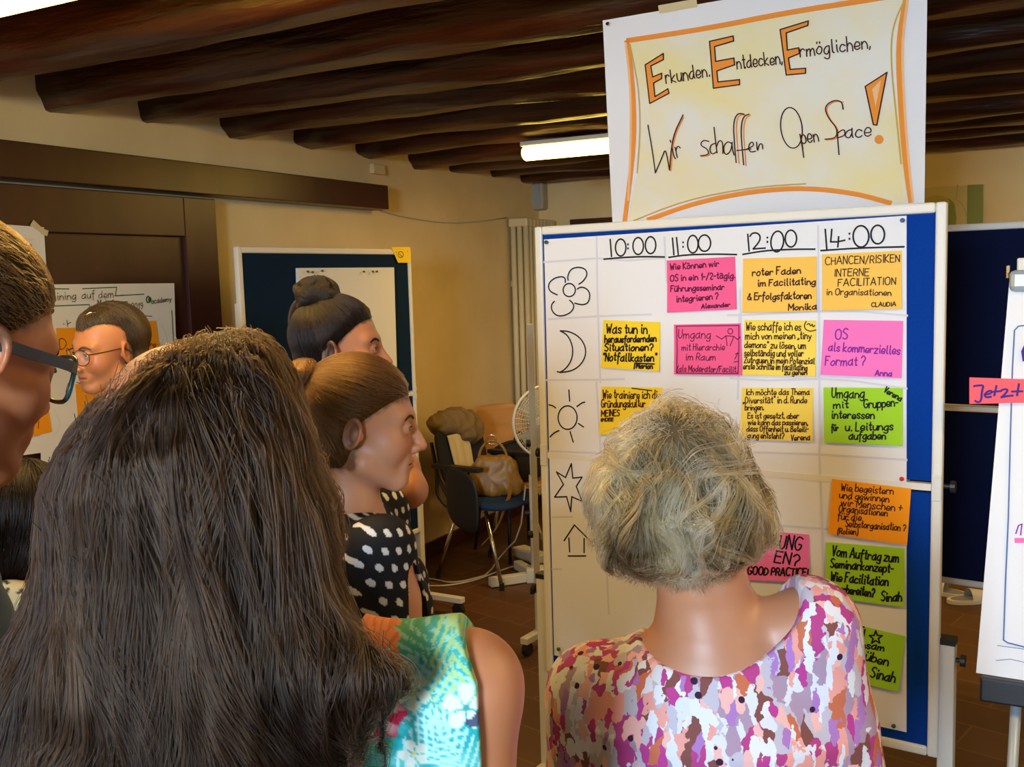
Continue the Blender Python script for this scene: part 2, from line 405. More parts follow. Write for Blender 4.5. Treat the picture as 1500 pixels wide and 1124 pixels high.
# ceiling beams: rounded, slightly crooked timbers running to the left wall
BEAM_U = [-2.4, -1.9, -1.4, -0.92, -0.44, 0.06, 0.56, 1.05, 1.53, 2.05, 2.57, 3.05, 3.53, 4.05, 4.57, 5.10, 5.55, 6.10, 6.55]
for bi, u0 in enumerate(BEAM_U):
    r = random.Random(bi); V = []; Fc = []; w, zb = 0.20 + r.uniform(-.015, .015), 2.435 + r.uniform(-.012, .012); nseg = 40
    prof = [(0, CEIL)]
    for k in range(6): a = pi + k / 5 * pi / 2; prof.append((0.065 + 0.065 * cos(a), zb + 0.065 + 0.065 * sin(a)))
    for k in range(6): a = 1.5 * pi + k / 5 * pi / 2; prof.append((w - 0.065 + 0.065 * cos(a), zb + 0.065 + 0.065 * sin(a)))
    prof.append((w, CEIL)); P = len(prof); p1, p2, p3 = r.uniform(0, 6), r.uniform(0, 6), r.uniform(0, 6)
    for i in range(nseg + 1):
        v = LEFT_V + (RIGHT_V - LEFT_V) * i / nseg
        for j, (a, z) in enumerate(prof):
            wob = 0.008 * sin(2.1 * v + p1 + j * .35) + 0.005 * sin(6.3 * v + p2 + j * .9) + 0.004 * sin(13 * v + p3 - j * 1.3)
            V.append(room(u0 + a + wob, v, z if j in (0, P - 1) else z + wob * 0.9))
    for i in range(nseg):
        for j in range(P - 1): Fc.append((i * P + j, (i + 1) * P + j, (i + 1) * P + j + 1, i * P + j + 1))
    Fc += [tuple(range(P)), tuple(range(nseg * P + P - 1, nseg * P - 1, -1))]
    ob = meshobj('trim_%d' % (bi + 1), V, Fc, M['beam'], smooth=False, origin=room(u0, 0, 2.5))
    ob.data.transform(Matrix.Rotation(WA, 4, 'Z')); ob.rotation_euler = (0, 0, -WA)
    ob.data.polygons.foreach_set('use_smooth', [len(p.vertices) == 4 for p in ob.data.polygons])
    struct(ob, 'dark timber ceiling beam')

# ------------------------------------------------------------------ ceiling lamps (fluorescent, warm)
def lamp(u, v0, v1, label):
    c = room(u, (v0 + v1) / 2, 2.375); t = thing('ceiling_lamp', room(u, (v0 + v1) / 2, 2.43), label, 'lamp', 'long fluorescent lamps under the beams')
    MB().box(c + np.array([0, 0, 0.045]), V2, U2, (0, 0, 1), (v1 - v0) / 2, 0.05, 0.012).build('housing', M['white_plastic'], t, bevel=0.004)
    V = []; Fc = []; n = 12
    for i, v in enumerate(np.linspace(v0 + .01, v1 - .01, 9)):
        for k in range(n): V.append(room(u, v, 0) + U2 * 0.055 * cos(2 * pi * k / n) + np.array([0, 0, 2.375 + 0.036 * sin(2 * pi * k / n)]))
    for i in range(8):
        for k in range(n): Fc.append((i * n + k, i * n + (k + 1) % n, (i + 1) * n + (k + 1) % n, (i + 1) * n + k))
    Fc += [tuple(range(n))[::-1], tuple(8 * n + k for k in range(n))]
    meshobj('diffuser', V, Fc, M['lamp'], t, smooth=True)
    a = area('lamp_light', c - np.array([0, 0, 0.05]), c - np.array([0, 0, 1]), v1 - v0, 0.1, LAMP_W, (1.0, 0.64, 0.25))
    a.rotation_euler = (0, 0, -WA)
LAMP_W = 24
lamp(4.66, -2.33, -0.9, 'lit fluorescent lamp behind the hand-lettered poster')
lamp(1.46, -2.36, -1.0, 'lit fluorescent lamp in the upper left corner')
lamp(4.66, 0.5, 1.9, 'lit fluorescent lamp above the right-hand pinboards')
lamp(1.62, 0.5, 1.9, 'lit fluorescent lamp above the flip chart')
lamp(-1.36, -1.4, 0.0, 'lit fluorescent lamp behind the viewer')

# ------------------------------------------------------------------ sliding door and its rail on the left wall
def wallbox(mb, P, x0, y0, x1, y1, o0, o1, N):
    """box on a wall between two pixel corners, from o0 to o1 in front of it"""
    a = P.hit(x0, y0); b = P.hit(x1, y1); A = np.cross((0, 0, 1), N); A = A / np.linalg.norm(A)
    c = (a + b) / 2 + N * (o0 + o1) / 2
    return mb.box(c, A, N, (0, 0, 1), abs((b - a) @ A) / 2, (o1 - o0) / 2, abs(b[2] - a[2]) / 2)
DU0, DU1 = 1.75, 3.385
door = MB().box(room((DU0 + DU1) / 2, LEFT_V + 0.035, 1.07), U2, V2, (0, 0, 1), (DU1 - DU0) / 2, 0.02, 1.06).build('door_1', M['door'])
struct(door, 'dark brown sliding door with recessed panel')
dm = MB(); ST = 0.19
dm.box(room(DU1 - ST / 2, LEFT_V + 0.065, 1.07), U2, V2, (0, 0, 1), ST / 2, 0.011, 1.06)
dm.box(room(DU0 + ST / 2, LEFT_V + 0.065, 1.07), U2, V2, (0, 0, 1), ST / 2, 0.011, 1.06)
dm.box(room((DU0 + DU1) / 2, LEFT_V + 0.065, 2.045), U2, V2, (0, 0, 1), (DU1 - DU0) / 2 - ST, 0.011, 0.085)
dm.box(room((DU0 + DU1) / 2, LEFT_V + 0.065, 0.14), U2, V2, (0, 0, 1), (DU1 - DU0) / 2 - ST, 0.011, 0.13)
dm.build('door_frame', M['door'], door, bevel=0.004)
MB().box(room(DU0 + .1, LEFT_V + 0.09, 1.05), U2, V2, (0, 0, 1), 0.02, 0.014, 0.09).build('door_handle', M['black'], door)
rl = MB().box(room(3.19, LEFT_V + 0.06, 2.21), U2, V2, (0, 0, 1), 1.5, 0.06, 0.066).build('trim_20', M['door'], bevel=0.004); struct(rl, 'dark brown rail box above the sliding door')
# small things on the left wall
mb = MB(); wallbox(mb, LW, 541, 240, 559, 257, 0, 0.03, V2)
tag(mb.build('junction_box', M['plaster'], bevel=0.004), 'small cream junction box high on the left wall', 'junction box')
wire = smooth([LW.hit(x, y, 0.012) for x, y in [(545, 303), (575, 314), (620, 323), (660, 327), (700, 325), (742, 319)]], 2)
tag(MB().tube(wire, 0.004, 6).build('cable', M['cable'], smooth=True), 'thin cable sagging along the left wall above the pinboard', 'cable')
# radiator
t = thing('radiator', room(6.55, LEFT_V + 0.12, 0.15), 'tall cream column radiator in the corner', 'radiator')
mb = MB(); N = 8
for i in range(N):
    for d in (0.055, 0.105, 0.155): mb.tube([room(6.33 + i * 0.058, LEFT_V + d, 0.18), room(6.33 + i * 0.058, LEFT_V + d, 2.13)], 0.021, 10)
mb.build('columns', M['radiator'], t, smooth=True)
for z in (0.18, 2.13):
    mb = MB()
    for i in range(N): mb.box(room(6.33 + i * 0.058, LEFT_V + 0.105, z), U2, V2, (0, 0, 1), 0.0295, 0.075, 0.03)
    mb.build('header', M['radiator'], t, bevel=0.010)
for u in (6.38, 6.7):
    for z in (0.6, 1.7): MB().box(room(u, LEFT_V + 0.02, z), U2, V2, (0, 0, 1), 0.012, 0.018, 0.02).build('bracket', M['radiator'], t)
MB().tube([room(6.75, LEFT_V + .105, 2.12), room(6.80, LEFT_V + .105, 2.12), room(6.815, LEFT_V + .105, 2.12)], [0.02, 0.024, 0.018], 10).build('valve', M['white_plastic'], t, smooth=True)
# speaker
mb = MB(); wallbox(mb, BW, 779, 269, 804, 308, 0, 0.10, -U2)
sp = mb.build('wall_speaker', M['speaker'], bevel=0.02); tag(sp, 'small grey loudspeaker mounted in the room corner', 'speaker')
mb = MB(); wallbox(mb, BW, 783, 274, 800, 303, 0.10, 0.106, -U2); mb.build('speaker_grille', M['grey_metal'], sp)
# back door top (dark wood) and the painting
a = BW.hit(838, 322); vA = a @ V2
dd = MB().box(room(BACK_U - 0.02, vA + 0.45, a[2] / 2), V2, U2, (0, 0, 1), 0.45, 0.02, a[2] / 2).build('door_2', M['door']); struct(dd, 'dark wooden door in the back wall')
PB = Plane(room(BACK_U - 0.035, 0), U2)
tr = PB.hit(1441, 270); pr = tr @ V2; zt = tr[2]; pw, ph_ = 0.95, 0.75
pt = MB().box(room(BACK_U - 0.018, pr - pw / 2, zt - ph_ / 2), V2, U2, (0, 0, 1), pw / 2, 0.017, ph_ / 2).build('wall_painting', M['cream_art']); tag(pt, 'abstract green and ochre canvas on the back wall', 'painting')
def art(name, pts, m, off):
    P = [PB.hit(x, y, off) for x, y in pts]; return meshobj(name, P, [tuple(range(len(P)))], m, pt)
art('green_band', [(1417, 271), (1440, 270), (1440, 345), (1416, 345)], M['green_art'], 0.002)
art('green_shape', [(1352, 345), (1352, 300)] + [(1376 + 23 * cos(a), 303 - 15 * sin(a)) for a in np.linspace(pi, 0, 12)] + [(1401, 320), (1398, 345)], M['green_art'], 0.002)
art('ochre_shape', [(1352, 292)] + [(1372 + 20 * cos(a), 298 - 12 * sin(a)) for a in np.linspace(pi * .9, 0.1, 10)] + [(1378, 310), (1352, 316)], M['ochre_art'], 0.003)
strokes('painted_line', PB, [[(1403, 271), (1401, 290)], smooth([(1399, 292), (1408, 297), (1414, 308), (1416, 318)], 2)], 1.6, M['ochre_art'], pt, 0.003)

# ------------------------------------------------------------------ pinboards
def pinboard(name, label, A, d, felt, ztop=1.90, h=1.4715, w=1.22, group='mobile pinboards', foot_len=0.26, fw=0.027):
    A = np.array([A[0], A[1], 0.0]); d = np.array([d[0], d[1], 0.0]); d /= np.linalg.norm(d)
    n = np.cross(d, (0, 0, 1.0)); mid = A + d * w / 2
    if n @ (CAM - mid) < 0: n = -n
    Z = np.array([0, 0, 1.0]); t = thing(name, mid, label, 'pinboard', group); c = mid + Z * (ztop - h / 2) - n * 0.012
    zm = ztop - h / 2
    fr = MB()
    for s in (-1, 1): fr.box(c + d * s * (w / 2 - fw / 2), d, n, Z, fw / 2, 0.013, h / 2)
    for s in (-1, 1): fr.box(c + Z * s * (h / 2 - fw / 2), d, n, Z, w / 2 - fw, 0.013, fw / 2)
    fr.build('frame', M['white_frame'], t, bevel=0.006)
    for s in (-1, 1): MB().box(c + Z * s * h / 4 - n * .002, d, n, Z, w / 2 - fw + .002, 0.008, h / 4 - fw / 2 - 0.002).build('felt_panel', felt, t)
    MB().box(c - Z * 0, d, n, Z, w / 2 - fw, 0.011, 0.009).build('crossbar', M['white_frame'], t)
    for s in (-1, 1): MB().box(c + d * s * (w / 2 - fw / 2) + n * 0.014, d, n, Z, 0.012, 0.002, 0.035).build('hinge', M['white_plastic'], t, bevel=0.002)
    for s in (-1, 1):
        e = mid + d * s * (w / 2 + 0.012) - n * 0.03
        p = MB().box(e - d * s * 0.030 + Z * 1.05, d, n, Z, 0.010, 0.012, 0.62).build('post', M['white_plastic'], t, bevel=0.003)
        q = MB().box(e + d * s * 0.004 + Z * 0.42, d, n, Z, 0.020, 0.020, 0.325).build('lower_tube', M['white_plastic'], t, bevel=0.003)
        MB().box(e + d * s * 0.004 + Z * 0.75, d, n, Z, 0.021, 0.021, 0.008).build('cap', M['black'], q)
        for z in (0.70, 1.165):
            ee = e + d * s * (0.022 if z < 1 else -0.010) + Z * z
            MB().tube([ee - d * s * 0.012, ee + d * s * 0.012, ee + d * s * 0.014, ee + d * s * 0.026], [0.006, 0.006, 0.016, 0.016], 12).build('knob', M['black'], t, smooth=False)
        f = MB().box(e + d * s * 0.004 + Z * 0.082, n, d, Z, foot_len, 0.02, 0.014).build('foot', M['white_frame'], t, bevel=0.003)
        for k in (-1, 1):
            ce = e + d * s * 0.004 + n * k * (foot_len - 0.03)
            MB().tube([ce + Z * 0.032 - d * 0.014, ce + Z * 0.032 - d * 0.013, ce + Z * 0.032 + d * 0.013, ce + Z * 0.032 + d * 0.014], [0.028, 0.032, 0.032, 0.028], 16).build('caster', M['black'], f)
            MB().box(ce + Z * 0.05, n, d, Z, 0.012, 0.018, 0.020).build('fork', M['black'], f)
    return t, Plane(mid - n * 0.0045, n), Plane(mid + n * 0.0015, n)
mb_t, MP, MF = pinboard('pinboard', 'large blue pinboard with the white session schedule pinned on it', (0.0849, 3.1872), (cos(-0.5767), sin(-0.5767)), M['felt'])
lb_t, LP, LF = pinboard('pinboard', 'dark blue pinboard with a flip chart pad by the left wall', (-1.0913, 4.0289), (cos(1.0607), sin(1.0607)), M['felt_dark'])
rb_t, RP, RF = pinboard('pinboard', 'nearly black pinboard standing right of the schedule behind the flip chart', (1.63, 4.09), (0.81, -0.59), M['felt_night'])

# schedule sheet
pw_o, _ = sheet('schedule_paper', MP, [(797, 351), (1328, 316), (1328, 1073), (812, 960)], M['paper'], None, 0.001, nx=24, ny=30, wav=0.0006)
tag(pw_o, 'large white schedule sheet with drawn symbols and times on the blue pinboard', 'paper sheet')
Z2, Z3, Z4 = Zm(780, 320, 4.683), Zm(960, 320, 6.246), Zm(1180, 320, 6.245)
Z5, Z6, Z7, Z8 = Zm(860, 460, 5.62), Zm(1070, 460, 5.62), Zm(1080, 660, 4.684), Zm(1080, 880, 4.606)
ZB = Zm(780, 560, 3.305)
PO = 0.0035
grid = [Z2([(80, 300), (300, 285), (440, 274)]), Z2([(440, 274), (650, 290), (905, 270)]), Z2([(110, 692), (450, 672), (910, 656)]), Z2([(80, 1110), (450, 1108), (950, 1095)]),
        Z2([(440, 130), (445, 500), (465, 1124)]), Z2([(905, 130), (930, 640), (965, 1124)]), Z3([(760, 110), (772, 600), (790, 1124)]), [(960, 461), (1085, 462), (1200, 456)],
        Z4([(115, 70), (125, 1124)]), Z4([(120, 850), (500, 850), (930, 890)]), Z6([(0, 530), (300, 548), (740, 535), (1000, 550), (1450, 615)]), Z6([(730, 0), (735, 1124)]), Z6([(75, 0), (65, 560), (60, 700)]),
        [(960, 660), (1108, 663), (1200, 666), (1328, 674)], [(1100, 770), (1150, 771), (1208, 775), (1328, 790)], [(1200, 660), (1204, 760), (1206, 848), (1210, 1020)], ZB([(90, 335), (340, 345)]), ZB([(95, 655), (310, 650)]), ZB([(95, 905), (350, 910), (540, 915)]),
        ZB([(310, 0), (335, 420), (370, 1124)]), [(1086, 660), (1090, 800)]]
strokes('grid_lines', MP, grid, 3.2, M['ink_grey'], pw_o, PO - 0.0008)
sym = [Z2(smooth([(245, 425), (240, 400), (260, 350), (310, 333), (360, 345), (375, 375), (370, 400), (345, 435), (318, 452)])), Z2(smooth([(225, 440), (225, 410), (200, 398), (150, 410), (115, 440), (108, 475), (125, 505), (170, 525)])),
       Z2(ell_px(252, 492, 42, 45)), Z2(smooth([(308, 485), (330, 470), (370, 480), (395, 515), (390, 560), (375, 585), (340, 595), (290, 582)])), Z2(smooth([(150, 570), (130, 590), (130, 630), (160, 665), (200, 672), (250, 655), (280, 625), (285, 590), (255, 562)])),
       Z2(smooth([(190, 772), (240, 800), (270, 860), (278, 920), (265, 980), (230, 1030), (190, 1058), (170, 1052)])), Z2(smooth([(190, 772), (250, 775), (310, 805), (350, 850), (368, 910), (355, 970), (315, 1020), (260, 1050), (190, 1058)])),
       ZB(ell_px(170, 172, 46, 57)), ZB([(176, 38), (180, 92)]), ZB(smooth([(80, 110), (98, 114), (112, 125)])), ZB(smooth([(215, 118), (240, 100), (253, 97)])), ZB([(222, 200), (247, 217)]), ZB([(182, 240), (197, 290)]), ZB(smooth([(85, 265), (105, 245), (128, 235)])),
       ZB([(188, 395), (195, 465), (240, 460), (212, 505), (240, 577), (190, 555), (185, 627), (165, 555), (107, 557), (150, 495), (116, 435), (160, 462), (188, 395)]),
       ZB([(153, 768), (203, 692), (286, 775)]), ZB([(176, 755), (180, 822)]), ZB([(250, 757), (250, 825)]), ZB([(173, 842), (258, 842)])]
strokes('drawn_symbols', MP, sym, 2.3, M['ink'], pw_o, PO)
tim = [Z2([(533, 145), (542, 262)]), Z2(ell_px(605, 200, 36, 58)), Z2([(655, 176), (655, 182)]), Z2([(655, 203), (655, 209)]), Z2(ell_px(725, 190, 36, 58)), Z2(ell_px(810, 184, 36, 58)), Z2(smooth([(490, 280), (600, 270), (750, 262), (905, 265)])),
       Z2([(960, 135), (970, 250)]), Z2([(988, 132), (1000, 248)]), Z2([(1033, 162), (1033, 168)]), Z2([(1033, 192), (1033, 198)]), Z2(ell_px(1100, 177, 36, 60)), Z2(ell_px(1180, 170, 42, 56)), Z2(smooth([(935, 268), (1050, 250), (1250, 245), (1400, 248)])),
       Z3([(845, 145), (858, 300)]), Z3(smooth([(865, 165), (885, 135), (930, 132), (960, 160), (955, 210), (895, 280)]) + [np.array((1005., 272.))]), Z3([(1025, 172), (1025, 180)]), Z3([(1025, 210), (1025, 220)]), Z3(ell_px(1115, 212, 58, 95, rot=.1)), Z3(ell_px(1240, 185, 52, 77)), Z3(smooth([(800, 330), (1000, 295), (1250, 283), (1460, 282)])),
       Z4([(180, 100), (195, 290)]), Z4([(240, 100), (230, 215), (290, 215), (360, 200)]), Z4([(303, 168), (295, 262)]), Z4([(402, 136), (402, 144)]), Z4([(402, 182), (402, 192)]), Z4(ell_px(507, 165, 72, 98)), Z4(ell_px(660, 148, 62, 85)), Z4(smooth([(140, 295), (500, 270), (900, 260)]))]
strokes('times', MP, tim, 2.6, M['ink'], pw_o, PO)

# session cards
CARD_N = [0]
def card(label, quad, m, ink, lines, zf, w=1.7, extra=(), lift=0.006, plane=None, base=0.0045, group='session cards on the schedule'):
    CARD_N[0] += 1
    o, lf = sheet('note_card', plane or MP, zf(quad), m, None, base, lift=lift, nx=4, ny=8, seed=CARD_N[0])
    tag(o, label, 'note card', group)
    polys = []
    for ln in lines:
        s, x0, y0, x1, y1, xh = ln[:6]
        polys += [zf(p) for p in text_px(s, x0, y0, x1, y1, xh)]
    polys += [zf(p) for p in extra]
    if polys: strokes('writing', plane or MP, polys, w, ink, o, base, lf)
    return o
card('pink card at the top of the 11:00 column', [(105, 385), (730, 350), (748, 830), (115, 862)], M['c_pink'], M['ink_wine'],
     [('Wie Können wir', 138, 470, 582, 440, 32), ('OS in ein 1-/2-tägig.', 138, 575, 728, 547, 32), ('Führungsseminar', 145, 672, 632, 650, 30), ('integrieren ?', 200, 768, 580, 738, 32), ('Alexander', 430, 825, 690, 803, 22)], Z3, 1.9)
card('light orange card at the top of the 12:00 column', [(803, 368), (1478, 348), (1478, 850), (800, 862)], M['c_orange'], M['ink_brown'],
     [('roter Faden', 890, 525, 1330, 505, 36), ('im Facilitating', 940, 622, 1465, 605, 34), ('& Erfolgsfaktoren', 850, 745, 1430, 735, 34), ('Monika', 1225, 840, 1480, 832, 30)], Z3, 2.0)
card('light orange card at the top of the 14:00 column', [(150, 330), (880, 295), (885, 828), (155, 845)], M['c_orange'], M['ink_brown'],
     [('CHANCEN/RISIKEN', 182, 425, 860, 398, 38), ('INTERNE', 265, 530, 580, 524, 36), ('FACILITATION', 300, 620, 825, 606, 36), ('in Organisationen', 195, 698, 785, 705, 32), ('CLAUDIA', 608, 808, 830, 800, 20)], Z4, 1.5)
card('yellow card in the 10:00 column beside the moon', [(135, 50), (603, 68), (600, 475), (120, 440)], M['c_yellow'], M['ink'],
     [('Was tun in', 160, 158, 495, 160, 42), ('herausfordernden', 148, 235, 570, 228, 32), ('Situationen?', 150, 305, 545, 300, 32), ('"Notfallkasten"', 135, 385, 575, 390, 36), ('Marion', 412, 445, 545, 450, 22)], Z5, 2.5, [[(395, 450), (400, 405), (560, 412)]])
card('pink card with a drawn frame and stick figure', [(715, 88), (1265, 78), (1282, 505), (722, 497)], M['c_pink'], M['ink_wine'],
     [('Umgang', 752, 200, 1015, 203, 38), ('mit Hierarchie', 782, 300, 1135, 298, 30), ('im Raum', 815, 380, 1060, 382, 32), ('(als Moderator/Facilit.', 745, 472, 1240, 480, 28)], Z5, 1.4,
     [smooth([(735, 102), (990, 98), (1250, 95)]), [(1250, 95), (1252, 290), (1250, 488)], [(1250, 490), (1000, 488), (745, 485)], [(738, 105), (745, 290), (745, 485)], ell_px(1180, 143, 20, 22), [(1065, 180), (1110, 207), (1145, 180), (1210, 185), (1240, 210), (1262, 190)], [(1145, 180), (1155, 262)], [(1210, 185), (1180, 262)], [(1215, 395), (1245, 390)], [(1220, 370), (1245, 320), (1225, 330)]])
card('yellow card beside the sun partly hidden by grey-blond hair', [(120, 598), (620, 608), (612, 995), (105, 990)], M['c_yellow'], M['ink_brown'],
     [('Wie trainiere ich die', 130, 695, 605, 697, 36), ('Gründungskultur', 120, 770, 480, 765, 36), ('MEINES', 122, 842, 270, 838, 28), ('#IDEE', 118, 884, 220, 880, 14)], Z5, 2.0, [[(370, 612), (535, 632)]])
card('lemon yellow card crowded with writing below 12:00', [(115, 48), (705, 55), (705, 515), (105, 500)], M['c_lemon'], M['ink_brown'],
     [('Wie schaffe ich es', 130, 135, 580, 135, 36), ('mich von meinen „tiny', 125, 208, 665, 206, 32), ('demons" zu lösen, um', 118, 277, 620, 288, 30), ('selbständig und voller', 118, 345, 602, 350, 30), ('Zutrauen in mein Potenzial', 118, 402, 695, 410, 28), ('erste Schritte im facilitating', 112, 452, 635, 465, 28), ('zu gehen', 450, 498, 635, 500, 24)], Z6, 1.7,
     [smooth([(625, 62), (608, 90), (615, 125), (655, 145), (705, 132)]), smooth([(632, 88), (650, 75), (660, 105), (675, 80), (680, 110), (695, 95)])])
card('bright pink card with purple writing below 14:00', [(768, 48), (1422, 58), (1410, 527), (745, 500)], M['c_rose'], M['ink_purple'],
     [('OS', 862, 206, 965, 206, 48), ('als kommerzielles', 808, 302, 1395, 332, 38), ('Format ?', 785, 420, 1110, 425, 40), ('Anna', 1195, 505, 1332, 512, 26)], Z6, 1.9)
card('yellow card in the middle of the 12:00 column', [(95, 608), (682, 610), (682, 1048), (85, 1030)], M['c_lemon'], M['ink_brown'],
     [('Ich möchte das Thema', 130, 668, 650, 665, 28), ('„Diversität" in d. Runde', 105, 735, 630, 735, 30), ('bringen.', 122, 792, 275, 790, 26), ('Es ist gesetzt, aber', 145, 860, 565, 860, 26), ('wie kann das passieren,', 148, 910, 640, 915, 24), ('dass Offenheit u. Beteili-', 138, 965, 645, 970, 26), ('gung entsteht?', 148, 1020, 445, 1025, 26), ('Verena', 505, 1038, 660, 1035, 26)], Z6, 1.6)
card('green card in the middle of the 14:00 column', [(765, 605), (1418, 610), (1422, 1085), (775, 1055)], M['c_green'], M['ink'],
     [('Umgang', 835, 690, 1100, 690, 42), ('mit', 850, 780, 970, 772, 32), ('Gruppen-', 1100, 775, 1380, 760, 40), ('interessen', 835, 860, 1185, 860, 36), ('für', 835, 960, 890, 958, 28), ('u. Leitungs', 950, 962, 1340, 955, 38), ('aufgaben', 980, 1030, 1280, 1028, 34), ('Verena', 1262, 640, 1400, 718, 26)], Z6, 2.1)
card('deep orange card tilted at the right edge of the schedule', [(650, 195), (1193, 262), (1168, 648), (628, 568)], M['c_deep'], M['ink_brown'],
     [('Wie begeistern', 712, 275, 1070, 302, 28), ('und gewinnen', 700, 325, 1040, 355, 26), ('wir Menschen +', 710, 378, 1130, 418, 28), ('Organisationen', 697, 418, 1030, 450, 26), ('für die', 690, 470, 852, 480, 26), ('Selbstorganisation ?', 745, 520, 1155, 552, 26), ('(Rolien)', 690, 568, 832, 574, 22)], Z7, 1.6)
card('green card below the deep orange card', [(610, 630), (1148, 672), (1145, 1070), (610, 1002)], M['c_green'], M['ink'],
     [('Vom Auftrag zum', 650, 722, 1105, 768, 36), ('Seminarkonzept-', 640, 802, 1068, 838, 32), ('Wie Facilitation', 642, 892, 1035, 928, 34), ('vorbereiten?', 680, 970, 940, 1002, 32), ('Sinah', 992, 1028, 1130, 1032, 34)], Z7, 2.3)
card('bright pink card half hidden behind the floral shoulder', [(-10, 535), (493, 578), (497, 905), (-10, 880)], M['c_rose'], M['ink'],
     [('UNG', 285, 668, 435, 690, 50), ('EN?', 255, 765, 420, 790, 46), ('GOOD PRACTICE!', 75, 845, 485, 862, 28)], Z7, 2.6)
card('lowest green card with a drawn star', [(560, 105), (1135, 242), (1090, 612), (540, 480)], M['c_green'], M['ink'],
     [('15 15', 715, 198, 845, 225, 26), ('gemeinsam', 650, 285, 988, 340, 26), ('Stille"', 700, 350, 815, 365, 32), ('üben', 862, 398, 1016, 438, 34), ('Sinah', 900, 512, 1062, 550, 36)], Z8, 2.2,
     [[(735, 232), (852, 252), (862, 195)], [(935 + (46 if i % 2 == 0 else 19) * sin(i * pi / 5), 250 - (46 if i % 2 == 0 else 19) * cos(i * pi / 5)) for i in range(11)]])
# pins
def pin(px, py, m, label, plane=None, r=0.006):
    P = plane or MP; n = P.face(); p = P.hit(px, py, 0.003)
    mb = MB().tube([p, p + n * 0.006], 0.0022, 8); mb.tube([p + n * 0.005, p + n * 0.007, p + n * 0.011, p + n * 0.013], [r * .7, r, r, r * .6], 12)
    return tag(mb.build('pushpin', m, None, smooth=False), label, 'pushpin', 'pushpins holding paper')
M['pin_green'] = mat('green_pin', (0.02, 0.10, 0.05), 0.3); M['pin_blue'] = mat('blue_pin', (0.03, 0.10, 0.24), 0.3); M['pin_red'] = mat('red_pin', (0.6, 0.02, 0.01), 0.3)
pin(802, 355, M['pin_green'], 'dark green pushpin in the upper left corner of the schedule')
pin(1323, 323, M['pin_blue'], 'blue pushpin in the upper right corner of the schedule')
pin(1322, 701, M['pin_red'], 'red pushpin above the deep orange card')
pin(820, 950, M['pin_green'], 'dark green pushpin in the lower left corner of the schedule')
pin(1310, 1062, M['pin_green'], 'dark green pushpin in the lower right corner of the schedule')

# ------------------------------------------------------------------ poster hanging from the beam
p_top = room(2.54, 0, 2.46); p_bot = room(2.905, 0, 1.84)
PP = Plane(p_top, np.cross(V2, p_top - p_bot))
ps, _ = sheet('hand_lettered_poster', PP, [(883, 30), (1359, -52), (1354, 312), (898, 338)], M['paper'], None, 0.0, thick=0.0008, nx=20, ny=16, wav=0.0008)
tag(ps, 'hand-lettered poster with orange border hanging from a beam above the schedule', 'poster')
ZP = Zm(870, 0, 3.0); PO2 = 0.0036
inner = ZP([(150, 182), (500, 130), (850, 62), (1210, 3), (1370, -30), (1330, 180), (1335, 420), (1352, 650), (1372, 890), (1290, 893), (1130, 838), (930, 808), (700, 825), (400, 885), (175, 972), (150, 960), (190, 760), (205, 560), (200, 380)])
n_ = PP.face(); V = [PP.hit(x, y, PO2 - 0.001) for x, y in inner]
meshobj('pastel_field', V, [tuple(range(len(V)))], M['pastel'], ps)
def E(pts): return ZP(pts)
ES = [[(225, 285), (305, 235), (305, 262), (250, 290), (258, 338), (298, 322), (298, 345), (262, 365), (268, 425), (325, 390), (330, 410), (245, 455)],
      [(508, 182), (612, 158), (614, 180), (530, 205), (535, 270), (615, 255), (618, 285), (540, 312), (545, 360), (640, 350), (640, 372), (525, 388)],
      [(818, 130), (942, 92), (940, 112), (845, 145), (850, 220), (900, 210), (903, 235), (855, 255), (862, 305), (930, 300), (930, 322), (845, 330)]]
def fill(name, pts, m, off, faces=None):
    V = [PP.hit(x, y, off) for x, y in pts]
    return meshobj(name, V, faces or [tuple(range(len(V)))], m, ps)
for e in ES: fill('letter_fill', E(e), M['marker_orange'], PO2, [(0, 1, 2, 3), (4, 5, 6, 7), (8, 9, 10, 11), (0, 3, 11), (3, 4, 11), (4, 7, 11), (7, 8, 11)])
fill('exclamation_fill', E([(1192, 380), (1288, 318), (1243, 550), (1228, 548)]), M['marker_orange'], PO2)
fill('exclamation_highlight', E([(1222, 392), (1262, 352), (1238, 470)]), M['marker_light'], PO2 + .0003)
fill('exclamation_dot', E(ell_px(1253, 613, 20, 20, 16)[:-1]), M['marker_orange'], PO2)
bord = [smooth([(145, 185), (172, 380), (178, 600), (160, 780), (135, 970)]), smooth([(150, 178), (500, 125), (850, 55), (1205, 0), (1380, -30)]), smooth([(1370, 0), (1335, 200), (1350, 500), (1368, 720), (1392, 885)]), smooth([(240, 965), (450, 890), (700, 840), (930, 825), (1150, 850), (1300, 892)])]
strokes('orange_border', PP, [ZP(p) for p in bord], 7.5, M['marker_orange'], ps, PO2, each=True)
strokes('pale_border', PP, [ZP(p) for p in [smooth([(1378, 0), (1352, 200), (1366, 500), (1384, 720), (1402, 885)]), smooth([(140, 190), (163, 400), (160, 700), (150, 880)])]], 3.5, M['marker_light'], ps, PO2 + .0003, each=True)
strokes('ochre_border', PP, [ZP(p) for p in [smooth([(158, 195), (196, 380), (205, 560), (190, 760)]), smooth([(175, 970), (400, 880), (700, 822), (930, 808)]), smooth([(1365, 0), (1310, 120), (1305, 280), (1330, 520), (1350, 720)])]], 2.4, M['marker_ochre'], ps, PO2 + .0003, each=True)
let = [ZP(e + [e[0]]) for e in ES] + [ZP([(1192, 380), (1288, 318), (1243, 550), (1228, 548), (1192, 380)])]
T = lambda *a: [ZP(p) for p in text_px(*a)]
